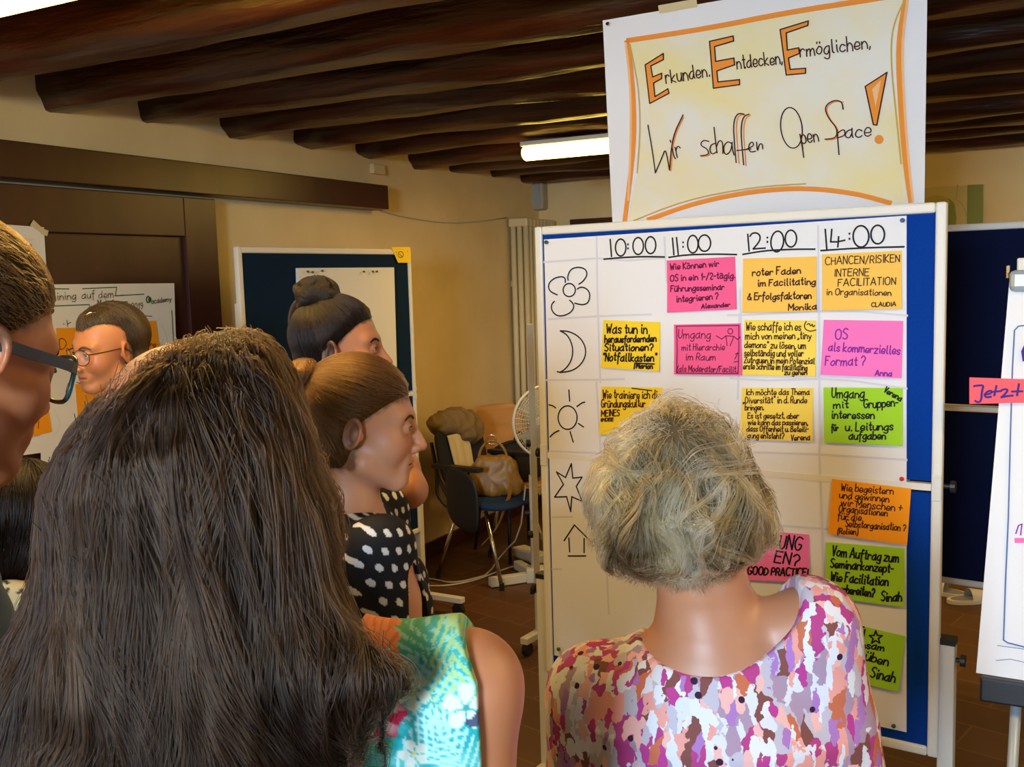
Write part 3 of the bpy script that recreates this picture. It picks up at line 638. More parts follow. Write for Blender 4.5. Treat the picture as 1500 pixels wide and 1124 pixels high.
let += T('rkunden.', 318, 368, 508, 335, 34) + T('ntdecken,', 630, 305, 828, 278, 32) + T('rmöglichen,', 907, 250, 1215, 212, 34)
let += T('pen', 915, 635, 988, 620, 36) + T('ace', 1105, 605, 1218, 598, 36) + T('ir', 350, 700, 388, 690, 50)
let += [ZP(smooth(p, 2)) for p in [[(237, 550), (255, 650), (270, 760)], [(270, 760), (300, 690), (315, 650), (332, 748)], [(332, 748), (345, 600), (392, 505)],
        [(505, 622), (480, 615), (465, 638), (500, 655), (505, 680), (468, 685)], [(534, 630), (514, 636), (508, 660), (520, 680), (538, 668)], [(528, 560), (534, 620), (541, 672)], [(539, 645), (548, 618), (566, 620), (567, 675)],
        [(606, 632), (588, 620), (568, 645), (576, 684), (600, 668), (607, 632)], [(607, 625), (608, 655), (616, 682)], [(660, 502), (630, 497), (612, 540), (618, 640), (625, 715)], [(682, 502), (655, 512), (645, 570), (652, 660), (658, 725)], [(628, 662), (690, 655)],
        [(672, 655), (705, 640), (695, 620), (678, 640), (685, 670), (710, 665)], [(715, 625), (718, 670), (727, 632), (740, 632), (742, 655)],
        [(1095, 480), (1090, 445), (1050, 440), (1012, 470), (1030, 520), (1070, 565), (1065, 608), (1015, 612)], [(1068, 570), (1072, 620), (1077, 680)], [(1070, 585), (1100, 565), (1105, 595), (1075, 605)], [(905, 590), (915, 640), (922, 692)]]]
let += [ZP(ell_px(868, 562, 47, 90, rot=-.12))]
strokes('lettering', PP, let, 1.9, M['ink_brown'], ps, PO2 + .0008)
sh2 = [ZP(smooth([(x + 6, y + 4) for x, y in p], 2)) for p in [[(332, 748), (345, 600), (388, 512)], [(660, 502), (632, 500), (618, 540), (625, 640), (632, 715)], [(682, 502), (660, 515), (650, 570), (658, 660), (662, 725)], [(1090, 445), (1050, 440), (1012, 470), (1030, 520), (1070, 565), (1065, 608), (1015, 612)], [(505, 655), (505, 680), (468, 685)]]]
strokes('lettering_shade', PP, sh2, 1.8, M['marker_orange'], ps, PO2 + .0005, each=True)
tp, _ = sheet('tape', PP, [(964, 8), (1020, -2), (1022, 10), (966, 20)], M['tape'], ps, 0.003, nx=2, ny=2)
pin(891, 33, M['black'], 'small dark pushpin in the upper left corner of the poster', PP, 0.004)

# ------------------------------------------------------------------ flip chart pad on the left pinboard
fp, _ = sheet('flip_chart_pad', LP, [(433, 393), (573, 392), (580, 640), (440, 655)], M['paper_warm'], None, 0.001, thick=0.018, nx=2, ny=2)
tag(fp, 'blank flip chart pad pinned to the dark blue pinboard', 'flip chart pad')
LPp = Plane(LP.p + LP.face() * 0.02, LP.n)
for i, (x, y) in enumerate([(449, 398), (456, 399), (470, 397), (531, 398), (544, 398), (550, 398)]):
    pin(x, y, M['pin_green'], ['leftmost pushpin on the blank flip chart pad', 'second pushpin from the left on the blank pad', 'third pushpin from the left on the blank pad', 'fourth pushpin from the left on the blank pad', 'fifth pushpin from the left on the blank pad', 'rightmost pushpin on the blank flip chart pad'][i], LPp, 0.005)
yn, _ = sheet('sticky_note', LF, [(573, 362), (601, 362), (602, 385), (583, 385)], M['c_yellow'], None, 0.001, nx=2, ny=2)
tag(yn, 'yellow sticky note on the upper corner of the left pinboard frame', 'sticky note')
strokes('doodle', LF, [ell_px(587, 373, 4, 4.5, 14), [(580, 369), (581, 370)], [(597, 368), (597, 369)], [(585, 372), (589, 376)]], 0.9, M['ink_brown'], yn, 0.003)

# ------------------------------------------------------------------ papers on the sliding door
DP = Plane(room(0, LEFT_V + 0.079), V2)
wp, _ = sheet('paper_sheet', DP, [(-150, 318), (64, 333), (85, 660), (-130, 690)], M['paper_warm'], None, 0.0005, nx=4, ny=4)
tag(wp, 'white printed sheet taped to the sliding door behind the man', 'paper sheet')
strokes('print', DP, [q for p in [('oocoon', 18, 352, 50, 352, 2), ('ooon', 20, 357, 42, 358, 1.5)] for q in text_px(*p)], 0.6, M['marker_light'], wp, 0.002)
strokes('red_print', DP, text_px('emp', 44, 382, 60, 381, 3.5), 1.1, M['ink_red'], wp, 0.002)
sheet('tape', DP, [(49, 322), (68, 340), (64, 344), (44, 330)], M['tape'], wp, 0.002, nx=1, ny=1); sheet('tape', DP, [(60, 334), (71, 338), (69, 346), (60, 343)], M['tape'], wp, 0.0025, nx=1, ny=1)
fs, _ = sheet('flip_chart_sheet', DP, [(55, 417), (255, 415), (262, 640), (60, 690)], M['paper_warm'], None, 0.0024, nx=6, ny=6, wav=0.001)
tag(fs, 'flip chart sheet with handwriting and a green drawn frame on the sliding door', 'flip chart sheet')
ZD = Zm(0, 320, 5.0)
strokes('green_frame', DP, [ZD(p) for p in [[(370, 515), (505, 517)], [(605, 515), (855, 505), (845, 568), (905, 562)], [(840, 568), (1055, 555)], [(385, 642), (655, 632), (660, 680)], [(1258, 675), (1272, 930)]]], 1.4, M['ink_green'], fs, 0.006, each=True)
strokes('writing', DP, [ZD(q) for p in [('aining', 380, 605, 555, 590, 32), ('auf', 600, 590, 695, 580, 32), ('dem', 722, 585, 830, 580, 30), ('Metaforum', 715, 640, 935, 632, 22), ('2019', 962, 668, 1045, 665, 26)] for q in text_px(*p)] + [ZD(p) for p in [[(465, 772), (470, 776)], [(490, 745), (495, 795)], [(495, 775), (520, 760)], [(965, 705), (1115, 718)], [(975, 745), (1050, 720)]]] +
        [smooth([(113, 548), (100, 560), (96, 575), (99, 582)]), [(96, 578), (99, 584), (104, 578)], [(112, 560), (120, 563), (140, 562)]], 1.0, M['ink'], fs, 0.006)
strokes('pencil_lines', DP, [smooth([(250, 480), (262, 500), (258, 540)]), smooth([(80, 600), (90, 625), (78, 640)]), smooth([(236, 475), (246, 500), (244, 525)])], 0.6, M['ink_grey'], fs, 0.006)
strokes('logo', DP, [ell_px(217, 439, 2.5, 4.5, 14), ell_px(219.5, 439, 1.5, 3, 12)], 2.2, M['ink_green'], fs, 0.006)
strokes('logo_text', DP, text_px('academy', 222, 445, 251, 441, 4.0), 1.0, M['ink'], fs, 0.006)
on = [('orange note left of the woman with glasses on the flip chart sheet', [(82, 481), (112, 480), (116, 525), (86, 527)], text_px('D', 88, 512, 98, 510, 8)),
      ('orange note right of the woman with glasses on the flip chart sheet', [(196, 472), (228, 470), (236, 523), (202, 526)], text_px('ung', 204, 486, 218, 484, 4) + text_px('sung', 212, 508, 228, 507, 3.5)),
      ('orange note with an exclamation mark low on the flip chart sheet beside the man', [(38, 590), (68, 578), (76, 633), (46, 640)], [[(57, 618), (56, 628)]]),
      ('orange note just under the chin of the woman with glasses', [(110, 563), (150, 560), (156, 610), (114, 612)], [])]
for lb, q, tx in on:
    o, _ = sheet('note_card', DP, q, M['c_deep'], None, 0.0062, nx=1, ny=1); tag(o, lb, 'note card', 'orange notes on the flip chart sheet')
    if tx: strokes('writing', DP, tx, 1.0, M['ink_brown'], o, 0.009)

# ------------------------------------------------------------------ flip chart easel at the right edge
def proj(P):
    d = np.array(P) - CAM; z = d @ cF; return (W / 2 + F_PX * (d @ cR) / z, H / 2 - F_PX * (d @ cU) / z)
yw = 0.49; fd = np.array([cos(yw), -sin(yw), 0]); fn = np.array([-sin(yw), -cos(yw), 0.0]); fup = np.array([0, 0, 1.0]) - fn * 0.10; fup /= np.linalg.norm(fup)
FT = atY(1479, 408, 2.42); FPl = Plane(FT, np.cross(fd, fup)); BLc = FPl.hit(1430, 985)
hgt = -((BLc - FT) @ fup)
ft = thing('flip_chart', np.array([*(BLc + fd * 0.36)[:2], 0]), 'white flip chart easel at the right edge holding a loose paper pad', 'flip chart')
fnn = FPl.face()
corn = [FT, FT + fd * 0.68, FT + fd * 0.70 - fup * hgt, BLc]
pad_m = mat('flip_white_paper', (0.84, 0.85, 0.87), 0.85, bump=((2.5, 2.5, 2.5), 0.3, 0.03), spec=0.2)
sheet('paper_pad', FPl, [proj(c) for c in corn], pad_m, ft, 0.004, thick=0.006, nx=14, ny=24, wav=0.004)
pad = ft.children[0]
cc = FT + fd * 0.34 - fup * 0.45
MB().box(FT + fd * 0.345 - fup * 0.45 - fnn * 0.012, fd, fnn, fup, 0.33, 0.008, 0.50).build('back_board', M['white_plastic'], ft, bevel=0.004)
MB().box(FT + fd * 0.345 - fup * 0.008 + fnn * 0.016, fd, fnn, fup, 0.345, 0.016, 0.026).build('clamp_bar', M['grey_metal'], ft, bevel=0.012)
MB().tube([FT - fd * 0.004 + fnn * .01, FT - fd * 0.004 + fup * 0.03 + fnn * .01], 0.004, 8).build('hook', M['chrome'], ft)
TB = BLc + fd * 0.02 - fup * 0.03
MB().box(TB + fd * 0.34 + fnn * 0.01, fd, fnn, fup, 0.35, 0.03, 0.03).build('tray', M['black'], ft, bevel=0.006)
mbl = [(0.09, -0.02, 0.05), (0.60, 0.08, 0.05)]
for k, (a, dx, fwd) in enumerate(mbl):
    p0 = BLc + fd * a - fup * 0.05; p1 = p0 + fd * dx + fnn * 0.12; p1 = np.array([p1[0], p1[1], 0.0])
    MB().tube([p0, p1], 0.0125, 12).build('leg', M['grey_metal'], ft, smooth=True)
p0 = FT + fd * 0.34 - fup * 0.1 - fnn * 0.03; p1 = p0 - fnn * 0.75; p1[2] = 0
MB().tube([p0, p1], 0.0125, 12).build('leg', M['grey_metal'], ft, smooth=True)
fl = [[(1500, 477), (1492, 478), (1486, 484), (1483, 540), (1480, 640), (1477, 760), (1473, 850), (1470, 938), (1476, 942), (1520, 953)]]
strokes('blue_line', FPl, fl, 2.0, M['ink_blue'], pad, 0.021)
strokes('line', FPl, [[(1461, 946), (1520, 954)], [(1459, 968), (1480, 966), (1520, 975)]], 0.8, M['ink_blue'], pad, 0.021)
strokes('purple_figure', FPl, [[(1488, 782), (1492, 770), (1497, 768), (1495, 784)], [(1507, 768), (1505, 784)]], 1.6, M['ink_purple'], pad, 0.021)
strokes('pink_underline', FPl, [[(1489, 792), (1512, 792)]], 7, M['c_rose'], pad, 0.020)
strokes('blue_letter', FPl, [[(1503, 505), (1498, 515), (1500, 528)]], 4, M['ink_violet'], pad, 0.021)
jc, _ = sheet('note_card', FPl, [(1420, 553), (1512, 556), (1512, 590), (1420, 592)], M['c_coral'], None, 0.024, nx=4, ny=2); tag(jc, 'coral card lettered in purple stuck to the left edge of the flip chart', 'note card')
ZJ = Zm(1400, 520, 5.62)
strokes('writing', FPl, [ZJ(p) for p in [smooth([(150, 258), (185, 252), (232, 250), (215, 300), (212, 360), (200, 388), (175, 390), (160, 378)]), smooth([(238, 325), (270, 325), (300, 308), (290, 292), (255, 305), (235, 335), (255, 352), (290, 345)]), [(335, 255), (318, 335)], [(300, 305), (375, 298)], smooth([(378, 290), (410, 280), (432, 290), (400, 330), (375, 350)]) , smooth([(375, 350), (420, 340), (470, 335)]), [(520, 240), (505, 335)], [(462, 302), (548, 300)]]], 2.8, M['ink_violet'], jc, 0.0265)
# slippers on the floor under the night-dark pinboard
def slipper(px, py, yaw, label):
    c = atZ(px, py, 0.03); t = thing('slipper', (c[0], c[1], 0), label, 'slipper', 'white slippers under the dark pinboard')
    X = np.array([cos(yaw), sin(yaw), 0]); Y = np.array([-sin(yaw), cos(yaw), 0]); out = []
    for i in range(28):
        a = 2 * pi * i / 28; s = sin(a) * (0.048 - 0.012 * cos(a)); out.append((0.135 * cos(a), s))
    b = np.array([c[0], c[1], 0]); n = len(out)
    V = [b + X * x + Y * y + np.array([0, 0, z]) for z in (0.002, 0.022) for x, y in out]
    Fc = [tuple(range(n))[::-1], tuple(range(n, 2 * n))] + [(i, (i + 1) % n, (i + 1) % n + n, i + n) for i in range(n)]
    meshobj('sole', V, Fc, M['white_frame'], t)
    V = []; ms = 10
    for i in range(ms + 1):
        x = -0.02 + 0.145 * i / ms; hw = 0.046 * math.sqrt(max(0.02, 1 - ((x - 0.01) / 0.135) ** 2)) ; hh = 0.055 * (1 - 0.5 * i / ms)
        for k in range(13): a = pi * k / 12; V.append(b + X * x + Y * hw * cos(a) + np.array([0, 0, 0.02 + hh * sin(a)]))
    meshobj('upper', V, [(i * 13 + k, i * 13 + k + 1, (i + 1) * 13 + k + 1, (i + 1) * 13 + k) for i in range(ms) for k in range(12)], M['white_plastic'], t, smooth=True)
    V = [b + X * x * .86 + Y * y * .82 + np.array([0, 0, 0.0235]) for x, y in out]
    meshobj('insole', V, [tuple(range(n))], mat('slipper_lining', (0.25, 0.26, 0.36), 0.9), t)
slipper(1424, 874, 0.1, 'white slipper with grey lining beside the flip chart')
slipper(1380, 862, 2.4, 'white slipper mostly hidden behind the schedule board post')

# ------------------------------------------------------------------ chairs, bag, jacket, fan in the corner
Zu = np.array([0, 0, 1.0])
def yawdirs(a): return np.array([cos(a), sin(a), 0]), np.array([-sin(a), cos(a), 0])
def padshape(c, X, Y, Z, hx, hy, hz, pw=4.0, n=28, m=10, bend=0.0):
    V = []; Fc = []
    for i in range(m + 1):
        th = pi * i / m; ct = abs(cos(th)) ** (2 / 2.6) * (1 if cos(th) > 0 else -1); st = max(1e-3, abs(sin(th)) ** (2 / 2.6))
        for j in range(n):
            a = 2 * pi * j / n; x = abs(cos(a)) ** (2 / pw) * np.sign(cos(a)) * st; y = abs(sin(a)) ** (2 / pw) * np.sign(sin(a)) * st
            V.append(c + X * hx * x + Y * hy * y + Z * (hz * ct + bend * (x * x)))
    for i in range(m):
        for j in range(n): Fc.append((i * n + j, (i + 1) * n + j, (i + 1) * n + (j + 1) % n, i * n + (j + 1) % n))
    return V, Fc
cb = np.array([-0.13, 5.74, 0.0]); X, Y = yawdirs(-0.62)       # chair faces +X
ch = thing('conference_chair', cb, 'black conference chair with blue seat and folded writing tablet by the left wall', 'chair')
meshobj('seat', *padshape(cb + Zu * 0.45, X, Y, Zu, 0.235, 0.235, 0.035), M['seat_blue'], ch, smooth=True)
bk = cb - X * 0.25 + Zu * 0.70; Bz = Zu * 0.97 - X * 0.22; Bz /= np.linalg.norm(Bz); Bn = np.cross(Y, Bz)
meshobj('backrest', *padshape(bk, Y, Bz, Bn, 0.225, 0.19, 0.03, bend=0.03), M['black_fabric'], ch, smooth=True)
mb = MB()
for s in (-1, 1): mb.tube(smooth([cb - X * 0.14 + Y * s * 0.22 + Zu * 0.41, cb - X * 0.24 + Y * s * 0.235 + Zu * 0.48, bk + Y * s * 0.21 - Bz * 0.1 - Bn * 0.02, bk + Y * s * 0.20 + Bz * 0.1 - Bn * .02], 2), 0.011, 8)
mb.build('back_frame', M['black'], ch, smooth=True)
for sx, sy in ((1, -1), (1, 1), (-1, -1), (-1, 1)):
    top = cb + X * sx * 0.10 + Y * sy * 0.21 + Zu * 0.43; bot = cb + X * (sx * 0.23) + Y * sy * 0.255
    l = MB().tube([top, bot + Zu * 0.02], 0.0115, 10).build('leg', M['chrome'], ch, smooth=True)
    MB().tube([bot, bot + Zu * 0.04], 0.015, 10).build('foot_cap', M['black'], l)
for s in (-1, 1):
    mb = MB(); mb.tube(smooth([cb - X * 0.10 + Y * s * 0.25 + Zu * 0.43, cb - X * 0.19 + Y * s * 0.27 + Zu * 0.60, cb - X * 0.21 + Y * s * 0.27 + Zu * 0.67], 1), 0.012, 8)
    mb.box(cb - X * 0.05 + Y * s * 0.27 + Zu * 0.675, X, Y, Zu, 0.17, 0.026, 0.013); mb.build('armrest', M['black'], ch, bevel=0.004)
V, Fc = padshape(cb - X * 0.0 - Y * 0.295 + Zu * 0.50, X * 0.9 + Zu * -0.3, Zu, Y, 0.13, 0.175, 0.011, 3.2)
meshobj('writing_tablet', V, Fc, M['black'], ch, smooth=True)
# plywood chair behind
wb = np.array([0.02, 6.20, 0.0]); X2, Y2 = yawdirs(-1.0)
wc = thing('wooden_chair', wb, 'plywood shell chair in front of the radiator', 'chair')
V = []; n, m = 12, 12
for side in (0.006, -0.006):
    for i in range(m + 1):
        z = 0.52 + 0.40 * i / m; hw = 0.20 * (1 - 0.30 * max(0, (i / m - .75) / .25) ** 2)
        for j in range(n + 1):
            s = -1 + 2 * j / n; V.append(wb - X2 * (0.19 + 0.10 * i / m - 0.04 * s * s) + Y2 * s * hw + Zu * z + X2 * side)
K = (n + 1) * (m + 1); Fc = []
for i in range(m):
    for j in range(n): a = i * (n + 1) + j; q = (a, a + 1, a + n + 2, a + n + 1); Fc += [q, tuple(x + K for x in q[::-1])]
ed = [j for j in range(n + 1)] + [i * (n + 1) + n for i in range(1, m + 1)] + [m * (n + 1) + j for j in range(n - 1, -1, -1)] + [i * (n + 1) for i in range(m - 1, 0, -1)]
Fc += [(b_, a_, a_ + K, b_ + K) for a_, b_ in zip(ed, ed[1:] + ed[:1])]
meshobj('backrest', V, Fc, M['plywood'], wc, smooth=True)
meshobj('seat', *padshape(wb + Zu * 0.45, X2, Y2, Zu, 0.21, 0.21, 0.012), M['plywood'], wc, smooth=True)
for sx, sy in ((1, -1), (1, 1), (-1, -1), (-1, 1)):
    MB().tube([wb + X2 * sx * 0.15 + Y2 * sy * 0.17 + Zu * 0.44, wb + X2 * sx * 0.21 + Y2 * sy * 0.21], 0.011, 8).build('leg', M['black'], wc, smooth=True)
mb = MB()
for s in (-1, 1): mb.tube([wb - X2 * 0.15 + Y2 * s * 0.13 + Zu * 0.44, wb - X2 * 0.225 + Y2 * s * 0.13 + Zu * 0.62], 0.010, 8)
mb.build('back_support', M['black'], wc, smooth=True)
# backpack on the plywood chair
bp0 = wb + X2 * 0.03 + Zu * 0.463
bpk = thing('backpack', bp0, 'black bag lying on the plywood chair', 'bag')
meshobj('body', *padshape(bp0 + Zu * 0.13, X2, Y2, Zu, 0.13, 0.19, 0.13, 3.0), M['black_fabric'], bpk, smooth=True)
MB().tube(smooth([bp0 + Zu * 0.255 - Y2 * 0.15 + X2 * .05, bp0 + Zu * 0.285 + X2 * .05, bp0 + Zu * 0.255 + Y2 * 0.15 + X2 * .05], 2), 0.006, 8).build('zip_piping', M['black'], bpk, smooth=True)
MB().tube(smooth([bp0 + Zu * 0.26 - Y2 * 0.04, bp0 + Zu * 0.31 - Y2 * .02, bp0 + Zu * 0.31 + Y2 * .02, bp0 + Zu * 0.26 + Y2 * 0.04], 2), 0.007, 8).build('handle', M['black'], bpk, smooth=True)
# fan
fb = atZ(784, 846, 0.02); fb[2] = 0
fan = thing('pedestal_fan', fb, 'white pedestal fan behind the left edge of the schedule board', 'fan')
mb = MB(); mb.bar(fb + np.array([0, 0, .03]), fb + np.array([-0.26, -0.10, .03]), 0.05, 0.05); mb.bar(fb + np.array([0.26, 0.10, .03]), fb + np.array([0, 0, .03]), 0.05, 0.05)
mb.bar(fb + np.array([-0.10, 0.24, .03]), fb + np.array([0.10, -0.24, .03]), 0.05, 0.05); mb.box(fb + Zu * 0.04, (1, 0, 0), (0, 1, 0), Zu, 0.05, 0.05, 0.04)
mb.build('base', M['white_plastic'], fan, bevel=0.004)
MB().tube([fb + Zu * 0.04, fb + Zu * 0.62], 0.022, 14).build('pole', M['white_plastic'], fan, smooth=True)
MB().tube([fb + Zu * 0.60, fb + Zu * 0.85], 0.014, 12).build('inner_pole', M['white_plastic'], fan, smooth=True)
MB().tube([fb + Zu * 0.40 - np.array([0.02, 0, 0]), fb + Zu * 0.40 - np.array([0.05, 0, 0])], 0.014, 10).build('knob', M['black'], fan)
fc = fb + np.array([0.085, -0.12, 0.945]); fx = np.array([0.93, 0.37, 0]); fy = np.array([-0.37, 0.93, 0.0])
MB().tube([fb + Zu * 0.83, fc + fy * 0.12], 0.02, 10).build('neck', M['white_plastic'], fan, smooth=True)
MB().tube([fc + fy * 0.03, fc + fy * 0.05, fc + fy * 0.17, fc + fy * 0.19], [0.04, 0.06, 0.055, 0.03], 18).build('motor', M['white_plastic'], fan, smooth=True)
mb = MB(); R_ = 0.20
for rr in np.arange(0.04, 0.2, 0.012):
    d_ = -0.05 * (1 - (rr / R_) ** 2) ; mb.tube([fc + fx * rr * cos(a) + Zu * rr * sin(a) + fy * d_ for a in np.linspace(0, 2 * pi, 40, endpoint=False)], 0.0018, 4, closed=True)
for a in np.linspace(0, 2 * pi, 40, endpoint=False):
    mb.tube([fc + (fx * cos(a) + Zu * sin(a)) * r_ + fy * (-0.05 * (1 - (r_ / R_) ** 2)) for r_ in (0.03, 0.09, 0.15, 0.2)], 0.0016, 4)
mb.build('front_grille', M['grille'], fan)
mb = MB()
for a in np.linspace(0, 2 * pi, 60, endpoint=False):
    mb.tube([fc + (fx * cos(a) + Zu * sin(a)) * r_ + fy * (0.08 * (1 - (r_ / R_) ** 4)) for r_ in (0.05, 0.1, 0.15, 0.18, 0.2)], 0.0016, 4)
mb.build('rear_grille', M['grille'], fan)
MB().tube([fc + (fx * cos(a) + Zu * sin(a)) * R_ for a in np.linspace(0, 2 * pi, 48, endpoint=False)], 0.008, 8, closed=True).build('rim', M['white_plastic'], fan, smooth=True)
MB().tube([fc - fy * 0.05, fc - fy * 0.058], 0.035, 18).build('cap', M['white_plastic'], fan)
for k in range(3):
    V = []; a0 = k * 2 * pi / 3
    for i in range(6):
        r_ = 0.03 + 0.145 * i / 5
        for j in range(5): a = a0 + (j / 4 - .5) * 1.3; V.append(fc + (fx * cos(a) + Zu * sin(a)) * r_ + fy * (0.02 + 0.035 * (j / 4 - .5)))
    meshobj('blade', V, [(i * 5 + j, i * 5 + j + 1, (i + 1) * 5 + j + 1, (i + 1) * 5 + j) for i in range(5) for j in range(4)], M['grille'], fan, smooth=True)
# stand post behind the schedule board (its own foot and caster show)
s0 = atZ(789, 935, 0.05); s0[2] = 0
st_ = thing('mobile_stand', s0, 'slim mobile stand with black knobs behind the left edge of the schedule', 'stand')
MB().box(s0 + Zu * 0.80, cR0, (0, 1, 0), Zu, 0.014, 0.014, 0.73).build('post', M['white_plastic'], st_, bevel=0.003)
fo = np.array([-0.55, -0.83, 0]); f_ = MB().bar(s0 + Zu * 0.075 + fo * 0.13, s0 + Zu * 0.075 - fo * 0.25, 0.04, 0.03).build('foot', M['white_frame'], st_, bevel=0.003)
for k in (0.10, -0.22):
    ce = s0 + fo * k; sd = np.array([0.83, -0.55, 0])
    MB().tube([ce + Zu * .03 - sd * .013, ce + Zu * .03 + sd * .013], 0.03, 16).build('caster', M['black'], f_)
for z in (0.55, 0.28, 0.98): MB().tube([s0 + Zu * z - np.array([0.012, 0, 0]), s0 + Zu * z - np.array([0.034, 0, 0])], 0.017, 10).build('knob', M['black'], st_)
for i, pts in enumerate([[(600, 850), (630, 847), (665, 856), (715, 842), (735, 815), (760, 770)], [(600, 856), (640, 860), (690, 853), (735, 835), (760, 828)]]):
    P = smooth([atZ(x, y, 0.006) for x, y in pts], 3)
    if i == 0: P = smooth([atZ(x, y, 0.006) for x, y in pts[:4]], 3) + [np.array(atZ(735, 812, 0.05)), np.array([0.02, 5.62, 0.25]), np.array([0.06, 5.60, 0.55])]
    tag(MB().tube(smooth(P, 1), 0.005, 6).build('power_cable', M['cable'], smooth=True), ['white cable rising from the floor beside the chair', 'white cable lying flat on the floor to the fan base'][i], 'cable', 'white cables on the floor')
pa = atZ(775, 800, 0.0); pa = np.array([0.08, 6.0, 0.0])
tag(MB().box(pa + Zu * 0.03, X2, Y2, Zu, 0.13, 0.05, 0.03).build('power_strip', M['cable'], bevel=0.01), 'white power strip on the floor behind the fan', 'power strip')
# ------------------------------------------------------------------ implicit shapes -> one continuous skin
def A_(p): return np.asarray(p, np.float32)
def sph(P, c, r): return np.linalg.norm(P - A_(c), axis=1) - r
def ell(P, c, r, R=None):
    q = P - A_(c)
    if R is not None: q = q @ A_(R)
    r = A_(r); k0 = np.linalg.norm(q / r, axis=1); k1 = np.linalg.norm(q / (r * r), axis=1) + 1e-6
    return k0 * (k0 - 1) / k1
def cap(P, a, b, ra, rb=None):
    rb = ra if rb is None else rb
    a, b = A_(a), A_(b); d = b - a; h = np.clip(((P - a) @ d) / (d @ d + 1e-12), 0, 1)
    return np.linalg.norm(P - a - h[:, None] * d, axis=1) - (ra + (rb - ra) * h)
def chain(P, pts, rs, k=0.01):
    d = None
    for i in range(len(pts) - 1):
        e = cap(P, pts[i], pts[i + 1], rs[i], rs[i + 1]); d = e if d is None else smin(d, e, k)
    return d
def smin(a, b, k):
    h = np.maximum(k - np.abs(a - b), 0) / k; return np.minimum(a, b) - h * h * k * 0.25
def smax(a, b, k): return -smin(-a, -b, k)
def stack(P, rows, R, Fv, k=0.02):
    """rows of (z, cx, cy, a, b) : a body of stacked ellipses; a along R, b along Fv"""
    rows = np.array(sorted([tuple(r) for r in rows]), np.float32); z = P[:, 2]
    cx, cy, a, b = (np.interp(z, rows[:, 0], rows[:, i]) for i in (1, 2, 3, 4))
    qx, qy = P[:, 0] - cx, P[:, 1] - cy
    u = (qx * R[0] + qy * R[1]) / a; v = (qx * Fv[0] + qy * Fv[1]) / b
    d = (np.sqrt(u * u + v * v) - 1) * np.minimum(a, b)
    return smax(d, np.maximum(rows[0, 0] - z, z - rows[-1, 0]), k)
def wob(P, f, ph=0.0):
    x, y, z = P[:, 0] * f, P[:, 1] * f, P[:, 2] * f
    return (np.sin(x * 1.0 + 1.7 * np.sin(z * .8 + ph) + ph) + np.sin(y * 1.3 + 1.3 * np.sin(x * .9 + 2 * ph) + 2 * ph) + np.sin(z * 1.1 + 1.5 * np.sin(y * .7 - ph))) / 3
def snet(f, lo, hi, h, cf=4):
    lo, hi = np.array(lo, float), np.array(hi, float)
    n = (np.ceil((hi - lo) / h / cf).astype(int)) * cf + 1
    ax = [lo[i] + h * np.arange(n[i]) for i in range(3)]
    nc = (n - 1) // cf + 1
    ac = [lo[i] + h * cf * np.arange(nc[i]) for i in range(3)]
    def ev(axs):
        g = np.stack(np.meshgrid(*axs, indexing='ij'), -1).reshape(-1, 3).astype(np.float32); return f(g)
    Vc = ev(ac).reshape(nc)
    ci = [np.minimum((np.arange(n[i]) + cf // 2) // cf, nc[i] - 1) for i in range(3)]
    V = Vc[np.ix_(*ci)].astype(np.float32)
    idx = np.nonzero(np.abs(V) < h * cf * 2.2); pts = np.stack([ax[i][idx[i]] for i in range(3)], 1).astype(np.float32)
    out = np.empty(len(pts), np.float32)
    for s in range(0, len(pts), 400000): out[s:s + 400000] = f(pts[s:s + 400000])
    V[idx] = out
    V[0], V[-1], V[:, 0], V[:, -1], V[:, :, 0], V[:, :, -1] = [np.maximum(x, 1e-4) for x in (V[0], V[-1], V[:, 0], V[:, -1], V[:, :, 0], V[:, :, -1])]
    V[V == 0] = 1e-7
    s = V < 0; off = [(i, j, k) for i in (0, 1) for j in (0, 1) for k in (0, 1)]
    sl = lambda o: tuple(slice(o[i], n[i] - 1 + o[i]) for i in range(3))
    cnt = sum(s[sl(o)].astype(np.int8) for o in off); act = (cnt > 0) & (cnt < 8); ai = np.nonzero(act); K = len(ai[0])
    cv = np.stack([V[ai[0] + o[0], ai[1] + o[1], ai[2] + o[2]] for o in off], 1)
    acc = np.zeros((K, 3)); c2 = np.zeros(K)
    for a in range(8):
        for b in range(a + 1, 8):
            df = np.abs(np.array(off[a]) - np.array(off[b]))
            if df.sum() != 1: continue
            m = (cv[:, a] < 0) != (cv[:, b] < 0); t = np.where(m, cv[:, a] / np.where(m, cv[:, a] - cv[:, b], 1), 0)
            p = np.array(off[a]) + t[:, None] * (np.array(off[b]) - np.array(off[a])); acc += p * m[:, None]; c2 += m
    vert = lo + h * (np.stack(ai, 1) + acc / c2[:, None])
    ids = -np.ones(act.shape, np.int64); ids[ai] = np.arange(K); Q = []
    for d in range(3):
        e, g = (d + 1) % 3, (d + 2) % 3
        A = [slice(None)] * 3; B = [slice(None)] * 3; A[d] = slice(0, -1); B[d] = slice(1, None)
        s0, s1 = s[tuple(A)], s[tuple(B)]; ch = s0 != s1
        ch_i = np.nonzero(ch); c = np.stack(ch_i, 1); ok = (c[:, e] > 0) & (c[:, g] > 0) & (c[:, e] < n[e] - 1) & (c[:, g] < n[g] - 1); c = c[ok]
        fl = s0[ch_i][ok]
        def cell(de, dg): q = c.copy(); q[:, e] += de; q[:, g] += dg; return ids[q[:, 0], q[:, 1], q[:, 2]]
        q = np.stack([cell(-1, -1), cell(0, -1), cell(0, 0), cell(-1, 0)], 1); q[~fl] = q[~fl][:, ::-1]; Q.append(q)
    return vert, np.concatenate(Q)
